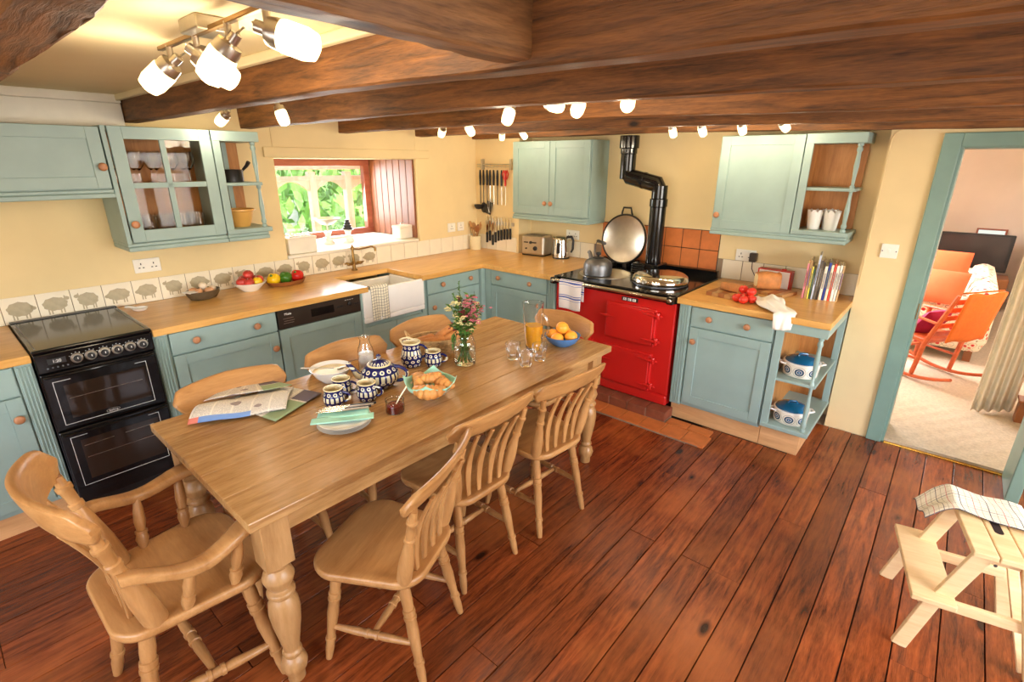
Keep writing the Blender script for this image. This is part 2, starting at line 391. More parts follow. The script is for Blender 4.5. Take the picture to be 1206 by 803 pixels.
# beams: sawn timbers with wavering edges
def beam(a_, b_, w, zt, label, axis='x', rough=.005, sag=lambda s: 0, notch=0):
    g = G(); n = 60; rings = []; L = b_[axis == 'y'] - a_[axis == 'y']
    ph = [random.uniform(0, 9) for _ in range(8)]
    for i in range(n + 1):
        t = i / n; s = a_[axis == 'y'] + L * t; zb = a_[2] + (b_[2] - a_[2]) * t + sag(s)
        c = a_[axis == 'x'] + (b_[axis == 'x'] - a_[axis == 'x']) * t
        R = []
        for k, (dc, z) in enumerate(((-w / 2, zt), (-w / 2, (zt + zb) / 2), (-w / 2, zb + .006), (-w / 2 + .006, zb), (w / 2 - .006, zb), (w / 2, zb + .006), (w / 2, (zt + zb) / 2), (w / 2, zt))):
            e = rough * (math.sin(s * 5.1 + ph[k]) * .5 + math.sin(s * 13.7 + ph[k] * 2) * .3 + random.uniform(-.5, .5) * .7)
            if notch and k in (4, 5): e -= notch * max(0, math.sin(s * 7 + ph[1])) * random.uniform(.5, 1)
            q = c + dc + e; zz = z + (e * .6 if 0 < k < 7 else 0)
            R.append(g.bm.verts.new((s, q, zz) if axis == 'x' else (q, s, zz)))
        rings.append(R)
    for A, B in zip(rings, rings[1:]):
        for k in range(8): g.bm.faces.new((A[k], A[(k + 1) % 8], B[(k + 1) % 8], B[k]))
    g.bm.faces.new(rings[0][::-1]); g.bm.faces.new(rings[-1])
    return tag(g.o('ceiling_beam', 'beam' if axis == 'x' else 'beamy', smooth=True, angle=35), label, 'beam')
sag = lambda x: -.022 * max(0, x - 2.2)
for yb, lab in ((-2.955, 'brown oak ceiling beam joined by the short cross beam, nearest full width one'), (-2.285, 'brown oak ceiling beam, second full width one back from the camera'),
                (-1.53, 'brown oak ceiling beam over the middle of the dining table, third full width one back'), (-.765, 'brown oak ceiling beam, fourth one back, over the far table end'),
                (-.04, 'dark lintel beam along the wall above the range recess')):
    beam((-.02, yb + .04, 1.985), (6.02, yb + .04, 1.985), .08 if yb < -.1 else .1, 2.14, lab, sag=sag)
beam((-.02, -3.675, 2.0), (3.03, -3.675, 2.0), .1, 2.14, 'rough brown beam with a ragged edge at the upper left, nearest the camera', rough=.012, notch=.03)
beam((3.068, -5.52, 1.98), (3.068, -2.955, 1.98), .076, 2.14, 'weathered short cross beam running from the camera into the long beam', 'y', .006)

# sink window: frame, panes, boarded far reveal
w1 = D.objects.new('window_1', None); COL.objects.link(w1); struct(w1, 'low kitchen window over the sink in red stained timber')
g = G(); X0, X1 = -.775, -.715
g.box(X0, X1, -2.08, -.775, 1.735, 1.795).box(X0, X1, -2.08, -.775, 1.06, 1.14).box(X0, X1, -.86, -.795, 1.14, 1.735).box(X0, X1, -2.08, -2.02, 1.14, 1.735)
struct(g.o('window_frame', 'winframe', w1, bevel=.004))
struct(G().box(-.75, -.745, -2.02, -.86, 1.14, 1.735).o('pane', 'pane', w1))
struct(G().box(-.715, .012, -2.08, -.797, 1.06, 1.085).o('window_sill', 'white', w1, bevel=.006))
pg = None
for k in range(7):
    x = -.715 + .0979 * k
    if pg is None: pg = struct(G().box(.002, .0955, -.797, -.777, 1.087, 1.793).o('board', 'shutter', w1, bevel=.004)); o = pg
    else: o = pg.copy(); COL.objects.link(o)
    o.location.x = x
# porch beyond the glass
po = T('porch', 'pale timber porch of posts and arched spandrels outside the sink window', 'porch', (-1.0, -1.2, -.1))
for y in (-1.70, -1.27, -.88, -.3):
    G().box(-.035, .035, y + 1.2 - .035, y + 1.2 + .035, 0, 1.78).o('post', 'porch', po, bevel=.006)
G().box(-.045, .045, -1.3, 1.3, 1.80, 1.88).o('fascia', 'porch', po, bevel=.005)
G().box(-.03, .03, -1.3, 1.3, 1.70, 1.74).o('rail', 'porch', po, bevel=.005)
for y0, y1 in ((-1.665, -1.305), (-1.235, -.915), (-.845, -.335)):
    P = [(y0 + 1.2, 1.70)] + [(y0 + 1.2 + (y1 - y0) * t / 10, 1.60 + .09 * math.sin(PI * t / 10)) for t in range(11)] + [(y1 + 1.2, 1.70)]
    G().prism(P, -.02, .02, Matrix(((0, 0, 1, 0), (1, 0, 0, 0), (0, 1, 0, 0), (0, 0, 0, 1)))).o('spandrel', 'porch', po)
struct(G().box(-30, -.82, -20, 20, -.3, -.1).o('ground', 'grass'), 'grass outside the sink window')
def tree(x, y, h, rad, n, lab, lean=0, tr=.16):
    t = T('tree', lab, 'tree', (x, y, -.1), 0, 'trees outside the sink window')
    G().tube([(0, 0, 0), (lean * .5, lean, h * .5), (lean, lean * 1.6, h)], [tr, tr * .8, tr * .4], 9).o('trunk', 'bark', t, smooth=True)
    g = G()
    for _ in range(n):
        v = Vector((random.gauss(0, 1), random.gauss(0, 1), random.gauss(0, 1))).normalized() * rad * random.uniform(.35, 1) ** .6
        v.z *= .9; v += Vector((lean, lean * 1.6, h))
        s = random.uniform(.07, .16); R = Euler([random.uniform(0, 6) for _ in range(3)]).to_matrix().to_4x4(); R.translation = v
        q = [R @ Vector(p) for p in ((-s, 0, 0), (0, -s * .5, 0), (s, 0, 0), (0, s * .5, 0))]; g.bm.faces.new([g.bm.verts.new(p) for p in q])
    stuff(g.o('foliage', 'leafb', t))
tree(-4.2, -.1, 1.3, .95, 900, 'leafy green tree close outside the sink window on the left', .1, .16)
tree(-6.4, 2.1, 1.3, 1.15, 1200, 'leafy green tree outside the sink window, seen through the middle light')
tree(-9.2, 4.9, 1.3, 1.6, 1600, 'leafy green tree outside the sink window, seen through the right light')
tree(-12.5, 2.4, 1.8, 2.0, 1500, 'large leafy tree farthest outside the sink window')

# doorway, living room shell
df = D.objects.new('door_1', None); COL.objects.link(df); struct(df, 'blue green painted door frame to the living room')
g = G(); g.box(3.700, 3.785, -.022, -.001, 0, 1.93).box(3.785, 4.43, -.022, -.001, 1.855, 1.93); struct(g.o('architrave', 'tealdk', df, bevel=.005))
g = G(); g.box(3.712, 3.80, 0, .3, 0, 1.9).box(3.80, 4.43, 0, .3, 1.848, 1.9); struct(g.o('jamb', 'tealdk', df, bevel=.004))
g = G(); g.box(3.785, 3.80, .05, .09, 0, 1.85); struct(g.o('door_stop', 'tealdk', df))
g = G(); g.box(3.789, 3.794, -.004, .004, .86, .96); struct(g.o('latch_plate', 'brass', df))
struct(G().box(4.392, 4.45, -.325, 0, 0, 1.93).o('return_panel', 'tealdk', df, bevel=.005))
struct(G().box(3.80, 4.43, -.012, .014, -.004, .008).o('threshold', 'gold', df, bevel=.003), 'polished brass threshold strip')
struct(G().box(2.8, 4.7, .0, 5.7, -.12, -.006).o('floor', 'carpet'), 'beige carpet of the living room')
g = G(); g.grid(lambda u, v: (3.80 + .80 * u, .015 + .90 * v, .012 + .002 * math.sin(40 * u) * math.sin(31 * v)), 24, 24); struct(g.o('floor', 'carpet', solid=.022), 'pale textured carpet just beyond the threshold')
struct(G().box(4.6, 4.7, .3, 5.6, -.12, 2.3).o('wall_living_right', 'pinkwall'))
g = G()
for bx in ((2.8, 4.05, 5.5, 5.6, 0, 2.3), (4.36, 4.7, 5.5, 5.6, 0, 2.3), (4.05, 4.36, 5.5, 5.6, 0, .6), (4.05, 4.36, 5.5, 5.6, .95, 2.3)): g.box(*bx)
struct(g.o('wall_living_far', 'pinkwall'))
g = G()
for bx in ((2.7, 2.8, .3, 1.8, 0, 2.3), (2.7, 2.8, 3.4, 5.6, 0, 2.3), (2.7, 2.8, 1.8, 3.4, 0, .9), (2.7, 2.8, 1.8, 3.4, 2.0, 2.3)): g.box(*bx)
struct(g.o('wall_living_left', 'pinkwall'))  # opening in this unseen wall is invented to let the added fill lamp in
struct(G().box(2.7, 4.7, .26, 5.6, 2.3, 2.36).o('ceiling', 'pinkwall'), 'living room ceiling')
w2 = G(); w2.box(4.05, 4.36, 5.48, 5.52, .93, .95).box(4.05, 4.36, 5.48, 5.52, .6, .62).box(4.05, 4.07, 5.48, 5.52, .62, .93).box(4.34, 4.36, 5.48, 5.52, .62, .93)
struct(w2.o('window_2', 'winframe'), 'small living room window behind the television')

# ------------------------------------------------------------------ wall tiles
def sheep_poly(seed):
    rnd = random.Random(seed); P = []; flip = rnd.random() < .5; hw = rnd.uniform(.048, .058); hh = rnd.uniform(.036, .042); up = rnd.random() < .5
    body = [(hw * math.cos(t) * (1 + .06 * math.sin(9 * t)), hh * math.sin(t) * (1 + .06 * math.sin(9 * t))) for t in [2 * PI * i / 28 for i in range(28)]]
    hx = hw * 1.0; hz = hh * .65 if up else -hh * .1
    head = [(hx + .014 * math.cos(t), hz + .011 * math.sin(t)) for t in [2 * PI * i / 10 for i in range(10)]]
    ear = [(hx - .012, hz + .008), (hx + .002, hz + .006), (hx - .010, hz + .020)]
    legs = [[(x - .0035, -hh * .8 - .026), (x + .0035, -hh * .8 - .026), (x + .0035, -hh * .6), (x - .0035, -hh * .6)] for x in (-hw * .62, -hw * .38, hw * .34, hw * .6)]
    out = [body, head, ear] + legs
    return [[(-x, z) for x, z in p][::-1] if flip else p for p in out]
PX = Matrix(((0, 0, 1, 0), (1, 0, 0, 0), (0, 1, 0, 0), (0, 0, 0, 1)))   # local (u,v,h) -> (x=h, y=u, z=v): facing +x
tl = None
def wall_tile(parent, w, h, mat, loc, face='x', cache={}):
    key = (w, h, mat, face)
    if key not in cache:
        g = G(); q = .0016
        g.box(0, .006, -w / 2 + q, w / 2 - q, -h / 2 + q, h / 2 - q) if face == 'x' else g.box(-w / 2 + q, w / 2 - q, -.006, 0, -h / 2 + q, h / 2 - q)
        o = g.o('tile', mat, parent, bevel=.0015); cache[key] = o
    else: o = cache[key].copy(); COL.objects.link(o); o.parent = parent
    o.location = loc; return o
struct(G().box(0, .0015, -5.4, 0, .90, 1.058).o('grout', 'grout', wleft))
y = -3.718 - 4 * .1525; n = 0; motif = []
while y < -.1:
    yc = y + .076; sink = yc > -1.30
    if yc > -2.05 or True:
        t = wall_tile(wleft, .1525 if y + .1525 < 0 else .12, .15, 'tilew', (.001, yc, .985))
        if not sink and yc > -4.0:
            k = n % 6
            if len(motif) <= k:
                g = G()
                for p in sheep_poly(k + 3): g.prism(p, .0061, .0068, PX)
                motif.append(g.o('sheep_motif', 'sheep', t, loc=(0, 0, .004)))
            else:
                mo = motif[k].copy(); COL.objects.link(mo); mo.parent = t
            n += 1
    y += .1525
struct(G().box(.578, 3.45, .1845, .186, .90, 1.06).o('grout', 'grout', wback))
for k in range(5): wall_tile(wback, .15, .15, 'tilew', (.66 + .152 * k, .185, .985), 'y')
for k in range(6): wall_tile(wback, .15, .15, 'tilew', (2.60 + .152 * k, .185, .985), 'y')
struct(G().box(1.424, 2.484, .182, .186, .80, 1.268).o('grout', 'brownp', wback))
for j in range(3):
    for k in range(7): wall_tile(wback, .1485, .150, 'terra', (1.50 + .151 * k, .1825, 1.19 - .1525 * j), 'y')
for k in range(4): wall_tile(wback, .137, .15, 'tilew', (.07 + .1385 * k, 0, .985), 'y')

# ------------------------------------------------------------------ hearth of bricks and quarry tiles
he = T('hearth', 'terracotta tiled hearth with a low brick step under the red range', 'hearth', (2.0, -.7, 0))
G().box(-.5, .57, -.028, .10, -.02, .072).box(-.5, .885, -.195, .07, -.02, .006).o('mortar', 'grout', he)
bk = None
for k in range(7):
    x = -.49 + .1525 * k
    if x + .15 > .58: break
    if bk is None: bk = G().box(0, .147, -.033, .1, .008, .078).o('brick', 'brick', he, bevel=.005); o = bk
    else: o = bk.copy(); COL.objects.link(o)
    o.location = (x, random.uniform(-.003, .003), random.uniform(-.002, .002))
qt = None
spots = [(-.49 + .157 * k, -.194) for k in range(9) if -.49 + .157 * k < .80] + [(.585, -.03), (.742, -.03)]
for x, y in spots:
    if qt is None: qt = G().box(0, .152, 0, .157, -.01, .013).o('tile', 'terra', he, bevel=.003); o = qt
    else: o = qt.copy(); COL.objects.link(o)
    o.location = (x, y, random.uniform(-.001, .001)); o.scale = (1, .6 if y > -.1 else 1, 1)
#@@UNITS
# ------------------------------------------------------------------ fitted units
KNOBP = [(.008, 0), (.009, .008), (.018, .014), (.0215, .021), (.019, .028), (.010, .031)]
def knob(parent, x, z, y=0, mat='knob', cache=[]):
    if not cache: cache.append(G().lathe(KNOBP, 16, RX(90)).o('knob', mat, parent, smooth=True, angle=60)); o = cache[0]
    else: o = cache[0].copy(); COL.objects.link(o); o.parent = parent
    o.location = (x, y, z); return o
def door(parent, x0, x1, z0, z1, kn=None, fw=.06, name='door', mat='teal', glazed=False):
    g = G(); g.box(x0, x0 + fw, 0, .02, z0, z1).box(x1 - fw, x1, 0, .02, z0, z1)
    g.box(x0 + fw, x1 - fw, .0004, .0196, z0, z0 + fw).box(x0 + fw, x1 - fw, .0004, .0196, z1 - fw, z1)
    if not glazed: g.box(x0 + fw - .002, x1 - fw + .002, .008, .016, z0 + fw - .002, z1 - fw + .002)
    o = g.o(name, mat, parent, bevel=.0018)
    if kn: knob(o, kn[0], kn[1])
    return o
def drawer(parent, x0, x1, z0, z1, kns):
    o = G().box(x0, x1, 0, .02, z0, z1).o('drawer', 'teal', parent, bevel=.003)
    for kx in kns: knob(o, kx, (z0 + z1) / 2 + .002)
    return o
def pilaster(parent, x0, x1, z0, z1, y=0):
    g = G().box(x0, x1, y + .004, y + .03, z0, z1); n = 4; w = (x1 - x0) / (2 * n + 1)
    for k in range(n): g.box(x0 + w * (2 * k + 1), x0 + w * (2 * k + 2), y - .002, y + .01, z0 + .01, z1 - .01)
    return g.o('pilaster', 'teal', parent, bevel=.002)
def carcass(parent, x0, x1, d, z0, z1): return G().box(x0, x1, .021, d, z0, z1).o('carcass', 'teal', parent, bevel=.002)
Q = PI / 2
BAL = [(0, .016), (.03, .016), (.035, .011), (.06, .016), (.08, .016), (.1, .011), (.25, .015), (.38, .010), (.46, .009), (.47, .014), (.5, .015), (.53, .014), (.54, .009), (.62, .010), (.75, .015), (.9, .011), (.92, .016), (.94, .016), (.965, .011), (.97, .016), (1, .016)]
# left wall base run (local x runs along the wall, front faces the room)
t = T('base_cabinet', 'blue base cabinet left of the black cooker, cut by the picture edge', 'cabinet', (.685, -4.32, 0), Q)
carcass(t, 0, .61, .66, .12, .868); drawer(t, .004, .538, .722, .862, [.13, .41]); door(t, .004, .538, .15, .712, (.505, .61)); pilaster(t, .545, .608, .13, .866)
G().box(0, .61, .05, .07, 0, .12).o('plinth', 'plinth', t)
t = T('base_cabinet', 'blue base cabinet with drawer and door between the black cooker and the dishwasher', 'cabinet', (.685, -3.216, 0), Q)
carcass(t, 0, .68, .66, .12, .868); pilaster(t, .002, .070, .13, .866); drawer(t, .078, .678, .738, .863, [.203, .548]); door(t, .078, .678, .15, .728, (.642, .628))
G().box(0, .68, .05, .07, 0, .12).o('plinth', 'plinth', t)
dw = T('dishwasher', 'built in dishwasher with a dark control strip over a blue panel', 'dishwasher', (.685, -2.531, 0), Q)
G().box(.003, .612, .021, .62, .1, .868).o('body', 'blackp', dw)
f = G().box(.003, .612, -.004, .02, .74, .866).o('control_panel', 'brownp', dw, bevel=.004)
G().box(.23, .40, -.008, .0, .778, .832).o('grip_recess', 'black', f, bevel=.008)
text('Miele', .022, 'porcelain', f, (.07, -.0046, .835), (PI / 2, 0, 0))
for kx, kz in ((.07, .806), (.07, .775), (.075, .79)): G().box(kx - .035, kx + .035, -.0048, -.003, kz - .0012, kz + .0012).o('mark', 'steel', f)
for kx in (.43, .46, .57, .59): G().box(kx - .008, kx + .008, -.007, -.003, .80, .812).o('button', 'blackp', f, bevel=.002)
G().lathe([(.016, 0), (.015, .014), (.010, .016)], 16, TR(.52, -.003, .815) @ RX(90)).o('dial', 'blackp', f, smooth=True)
for k in range(4): G().box(.49 + .018 * k, .50 + .018 * k, -.0046, -.003, .842, .845).o('mark', 'porcelain', f)
door(dw, .003, .612, .12, .735)
G().box(0, .615, .05, .07, 0, .1).o('plinth', 'plinth', dw)
t = T('sink_cabinet', 'blue cabinet under the white butler sink', 'cabinet', (.685, -1.914, 0), Q)
G().box(.004, .60, .021, .66, .12, .628).o('carcass', 'teal', t, bevel=.002)
door(t, .03, .302, .15, .60); door(t, .306, .57, .15, .60); G().box(.0, .03, 0, .02, .12, .868).o('post', 'teal', t); G().box(.57, .605, 0, .02, .12, .868).o('post', 'teal', t)
G().box(0, .60, .05, .07, 0, .12).o('plinth', 'plinth', t)
t = T('base_cabinet', 'blue base cabinet with drawer and door between the sink and the corner', 'cabinet', (.685, -1.306, 0), Q)
carcass(t, 0, .66, .66, .12, .868); drawer(t, .026, .625, .740, .862, [.18, .505]); door(t, .026, .625, .15, .73, (.075, .622)); G().box(.63, .695, -.026, .02, .12, .868).o('post', 'teal', t, bevel=.002)
G().box(0, .72, .05, .07, 0, .12).o('plinth', 'plinth', t)
# back wall base run
t = T('base_cabinet', 'blue base cabinet with drawer and door left of the red range', 'cabinet', (.715, -.63, 0), 0)
carcass(t, 0, .78, .76, .12, .868); G().box(0, .068, 0, .021, .12, .868).o('post', 'teal', t, bevel=.002)
drawer(t, .072, .696, .738, .866, [.172, .53]); door(t, .072, .696, .15, .728, (.64, .634)); pilaster(t, .703, .782, .12, .866)
G().box(0, .78, .05, .07, 0, .12).o('plinth', 'plinth', t)
t = T('base_cabinet', 'blue base cabinet with drawer and door right of the red range', 'cabinet', (2.548, -.63, 0), 0)
carcass(t, 0, .612, .78, .13, .868); pilaster(t, .002, .080, .13, .866); drawer(t, .092, .606, .728, .860, [.215, .455]); door(t, .092, .606, .16, .718, (.125, .624))
G().box(0, .618, .05, .07, 0, .13).o('plinth', 'plinth', t, bevel=.002)
def open_unit(t, w, d, z0, z1, zm, back_d, right_post=True, topbar=.06, botbar=.03):
    G().box(0, .045, 0, .02, z0, z1).o('front_stile', 'teal', t, bevel=.002)
    G().box(0, .02, .02, back_d, z0, z1).o('side_panel', 'pineback', t)
    G().box(.02, w - .02, back_d - .012, back_d, z0, z1).o('back_panel', 'pineback', t)
    G().box(0.0, w, -.002, d, z1 - topbar, z1).o('top_board', 'teal', t, bevel=.003)
    G().box(0.0, w + .004, -.006, d, z0, z0 + botbar).o('shelf', 'teal', t, bevel=.005)
    G().box(.02, w - .01, .012, d - .01, zm - .010, zm + .010).o('shelf', 'teal', t, bevel=.004)
    G().turned((w - .034, .026, z0 + botbar), (w - .034, .026, z1 - topbar), BAL, 14).o('baluster', 'teal', t, smooth=True)
t = T('open_shelf_unit', 'blue open base unit with two casserole shelves and a turned corner post', 'shelf unit', (3.168, -.63, 0), 0)
open_unit(t, .275, .64, .16, .868, .495, .70); G().box(.235, .275, .60, .628, .16, .868).o('back_post', 'teal', t, bevel=.002)
G().box(0, .232, .05, .62, 0, .158).o('plinth', 'plinth', t, bevel=.002)
# wall cupboards: left wall
def cornice(t, x0, x1, d, z): G().box(x0, x1, -.004, d, z - .045, z - .02).box(x0, x1, .004, d, z - .02, z).o('moulding', 'teal', t, bevel=.005)
t = T('wall_cupboard', 'low wide blue wall cupboard at the left edge, above the cooker', 'cupboard', (.33, -4.25, 0), Q)
G().box(0, 1.10, .021, .325, 1.625, 1.944).o('carcass', 'teal', t, bevel=.002); door(t, .3, 1.098, 1.632, 1.942, (1.075, 1.742)); cornice(t, 0, 1.105, .32, 1.626)
t = T('glazed_cupboard', 'blue wall cupboard with a four pane glass door and glasses inside', 'cupboard', (.33, -3.145, 0), Q)
g = G().box(0, .022, .0, .325, 1.325, 1.952).box(.52, .538, .021, .325, 1.325, 1.952).box(.022, .52, .021, .325, 1.93, 1.952).box(.022, .52, .021, .325, 1.325, 1.345)
g.o('carcass', 'teal', t, bevel=.002); G().box(.022, .52, .305, .318, 1.345, 1.93).o('back_panel', 'pineback', t); G().box(.022, .52, .05, .305, 1.632, 1.650).o('shelf', 'pineback', t)
dd = door(t, .030, .536, 1.332, 1.950, (.055, 1.432), fw=.064, glazed=True)
G().box(.094, .472, .002, .018, 1.626, 1.656).o('glazing_bar', 'teal', dd, bevel=.002); G().box(.262, .292, .002, .018, 1.396, 1.886).o('glazing_bar', 'teal', dd, bevel=.002)
for x0, x1 in ((.094, .262), (.292, .472)):
    for z0, z1 in ((1.396, 1.626), (1.656, 1.886)): G().box(x0, x1, .0085, .0115, z0, z1).o('pane', 'cabpane', dd)
cornice(t, 0, .54, .32, 1.325)
gt = T('open_shelf_unit', 'blue open wall shelf with a turned post beside the glazed cupboard', 'shelf unit', (.33, -2.603, 0), Q)
open_unit(gt, .285, .325, 1.325, 1.95, 1.633, .318); G().box(.16, .19, .29, .305, 1.355, 1.89).o('back_post', 'teal', gt); cornice(gt, 0, .265, .32, 1.325)
# wall cupboards: back wall recess
t = T('wall_cupboard', 'blue two door wall cupboard above the toaster', 'cupboard', (.584, -.1, 0), 0)
G().box(0, .856, .021, .284, 1.30, 1.95).o('carcass', 'teal', t, bevel=.002); door(t, .003, .428, 1.318, 1.948, (.395, 1.418)); door(t, .432, .848, 1.318, 1.948, (.462, 1.418)); cornice(t, 0, .856, .28, 1.304)
t = T('wall_cupboard', 'blue single door wall cupboard above the bread board', 'cupboard', (2.493, -.1, 0), 0)
G().box(0, .532, .021, .284, 1.32, 1.945).o('carcass', 'teal', t, bevel=.002); door(t, .012, .530, 1.324, 1.942, (.04, 1.418)); cornice(t, 0, .86, .28, 1.325)
t = T('open_shelf_unit', 'blue open wall shelf with a turned post above the row of books', 'shelf unit', (3.029, -.1, 0), 0)
open_unit(t, .326, .284, 1.325, 1.945, 1.613, .275)
# worktops
P = [(0, -3.214), (.706, -3.214), (.706, -1.852), (.235, -1.852), (.235, -1.343), (.706, -1.343), (.706, -.652), (1.498, -.652), (1.498, .184), (.578, .184), (.578, -.002), (0, -.002)]
t = tag(G().prism([(x + (.0015 if x == 0 else 0), y) for x, y in P], .87, .91).o('worktop', wood('oak_worktop_stave', S(202, 146, 70), S(234, 184, 108), 'y', 2.4, 9, .28, .03, rnd=False), bevel=.004), 'long L shaped oak worktop running round the sink and corner', 'worktop')
tag(G().box(.002, .706, -4.6, -3.710, .87, .91).o('worktop', D.materials['oak_worktop_stave'], bevel=.004), 'short oak worktop left of the black cooker', 'worktop')
tag(G().box(2.536, 3.45, -.652, .184, .87, .91).o('worktop', wood('oak_worktop_stave_right', S(202, 146, 70), S(234, 184, 108), 'x', 2.4, 9, .28, .03, rnd=False), bevel=.004), 'oak worktop right of the red range under the books', 'worktop')
# butler sink, tap, towel
t = T('butler_sink', 'white ceramic butler sink set into the oak worktop under the window', 'sink', (.47, -1.612, .632))
sx, sy, h, w_ = .228, .285, .252, .03
g = G().box(-sx, sx, -sy, sy, 0, .04).box(-sx, -sx + w_, -sy, sy, .04, h - .03).box(sx - w_, sx, -sy, sy, .04, h).box(-sx + w_, sx - w_, -sy, -sy + w_, .04, h - .016).box(-sx + w_, sx - w_, sy - w_, sy, .04, h - .016)
g.o('basin', 'porcelain', t, bevel=.008); G().lathe([(.03, .0405), (.026, .043), (.008, .043)], 16).o('drain', 'chrome', t, smooth=True)
t = T('mixer_tap', 'bronze swan neck mixer tap with cross handles behind the sink', 'tap', (.10, -1.575, .91))
G().lathe([(.026, 0), (.026, .008), (.015, .014), (.014, .06), (.019, .065), (.012, .075), (.010, .17), (.015, .175), (.015, .19), (.006, .205), (.003, .215)], 16).o('column', 'brass', t, smooth=True)
G().tube([(0, 0, .18), (.03, .045, .175), (.06, .09, .185), (.085, .125, .195), (.1, .148, .185), (.103, .152, .155)], [.008, .008, .008, .008, .009, .010], 10).o('spout', 'brass', t, smooth=True)
for s in (-1, 1):
    h = G().tube([(0, 0, .05), (.01, s * .045, .055)], .009, 8).ball((.012, s * .055, .058), .016, 1); h = h.o('handle_body', 'brass', t, smooth=True)
    for a_ in (0, 1): G().tube([(.012 - .035 * (a_ == 0), s * .055 - .035 * (a_ == 1), .066), (.012 + .035 * (a_ == 0), s * .055 + .035 * (a_ == 1), .066)], .006, 8).o('cross_bar', 'brass', h, smooth=True)
def hang(name, mat, label, x_or_y, c, w, drop, over, top, face, rad=.012, cat='tea towel'):
    """cloth folded over an edge: front drop, roll over the top, short tail behind"""
    L = drop + over + PI * rad
    def fn(u, v):
        s = u * L; ww = (v - .5) * w * (1 + .05 * u); wav = .006 * math.sin(v * 9 + u * 2) * (1 - u if s < drop else 0)
        if s < drop: d, z = rad + wav + .002, top - drop + s + .004 * math.sin(v * 7)
        elif s < drop + PI * rad: a_ = (s - drop) / rad; d, z = rad * math.cos(a_), top + rad * math.sin(a_)
        else: d, z = -rad, top - (s - drop - PI * rad)
        return (x_or_y + d, c + ww, z) if face == 'x' else (c + ww, x_or_y - d, z)
    return tag(G().grid(fn, 40, 18).o(name, mat, smooth=True, solid=.003, angle=180), label, cat)
chk = checked('checked_towel', S(238, 230, 206), [(S(70, 74, 78), 0, 16, 0, .10), (S(70, 74, 78), 1, 7, .1, .12)], 1, 1)
hang('tea_towel', chk, 'cream and black checked tea towel hanging over the front of the white sink', .683, -1.755, .15, .25, .05, .890, 'x', .0165)
#@@COOKER
ck = T('cooker', 'black freestanding electric cooker with six silver knobs and two ovens', 'cooker', (.685, -3.704, 0), Q)
W_ = .484
G().box(0, W_, .005, .66, .06, .90).o('body', 'black', ck, bevel=.004)
for x in (.03, W_ - .03): G().lathe([(.02, 0), (.018, .06)], 10, TR(x, .06, 0)).o('foot', 'blackp', ck)
G().box(.02, W_ - .02, .05, .06, .0, .06).o('kickboard', 'blackm', ck)
l = G().box(-.001, W_ + .001, -.03, .63, .905, .925).o('glass_lid', 'black', ck, bevel=.005)
G().box(0, W_, .62, .66, .90, .93).o('hinge_bar', 'blackm', ck, bevel=.003)
G().tube([(.006, -.031, .917), (W_ - .006, -.031, .917)], .007, 8).o('front_bar', 'black', l, smooth=True)
for x in (.018, W_ - .018): G().box(x - .003, x + .003, .0, .60, .9252, .9265).o('lid_trim', 'darksteel', l)
cp = G().box(.0, W_, -.028, .02, .805, .902).o('control_panel', 'black', ck, bevel=.006)
for k in range(6):
    x = .156 + .0553 * k
    kb = G().lathe([(.025, 0), (.025, .006), (.021, .009), (.0205, .010)], 24, TR(x, -.028, .852) @ RX(90)).o('knob', 'steel', cp, smooth=True, angle=30)
    G().lathe([(.0165, .009), (.015, .020), (.013, .028), (.009, .029)], 20, TR(x, -.028, .852) @ RX(90)).o('knob_cap', 'blackp', kb, smooth=True, angle=30)
    G().box(x - .0012, x + .0012, -.0585, -.056, .852, .862).o('pointer', 'porcelain', kb)
    for q in range(5):
        a_ = math.radians(30 + 30 * q); G().box(x + .030 * math.cos(a_) - .002, x + .030 * math.cos(a_) + .002, -.0288, -.027, .852 + .030 * math.sin(a_) - .001, .852 + .030 * math.sin(a_) + .001).o('mark', 'porcelain', kb)
cl = G().box(.045, .115, -.0292, -.027, .845, .872).o('clock_window', 'blackm', cp)
text('1:20', .02, 'porcelain', cl, (.08, -.0296, .858), (PI / 2, 0, 0))
for k in range(5): G().lathe([(.004, 0), (.0035, .004)], 8, TR(.04 + .019 * k, -.028, .828) @ RX(90)).o('button', 'darksteel', cp)
def oven(z0, z1, wz0, wz1, rails, mark):
    d = G().box(.004, W_ - .004, -.022, .004, z0, z1).o('oven_door', 'black', ck, bevel=.006)
    G().box(.075, W_ - .065, -.0235, -.021, wz0 + .03, wz1 - .025).o('window', plain('oven_glass', S(46, 34, 26), .06), d)
    a0, a1 = .04, W_ - .055
    g = G()
    for bx in ((a0, a1, wz0, wz0 + .002), (a0, a0 + .002, wz0, wz1), (a1 - .002, a1, wz0, wz1), (a0, a0 + .07, wz1, wz1 + .002), (a1 - .05, a1, wz1, wz1 + .002)): g.box(bx[0], bx[1], -.0226, -.021, bx[2], bx[3])
    g.o('white_line', 'porcelain', d)
    for x0, x1, z in rails: G().tube([(x0, -.0242, z), (x1, -.0242, z + .002)], .0018, 6).o('shelf_rail', 'steel', d)
    G().tube([(.02, -.022, z1 - .012), (.02, -.05, z1 - .008), (.06, -.06, z1 - .006), (W_ / 2, -.068, z1 - .004), (W_ - .06, -.06, z1 - .006), (W_ - .02, -.05, z1 - .008), (W_ - .02, -.022, z1 - .012)], .011, 10, .7).o('handle', 'black', d, smooth=True)
    return d
d1 = oven(.492, .798, .52, .752, [(.085, W_ - .09, .655)], 1)
d2 = oven(.10, .486, .165, .445, [(.085, W_ / 2 - .03, .385), (W_ / 2 + .02, W_ - .09, .388), (.085, W_ - .09, .318)], 0)
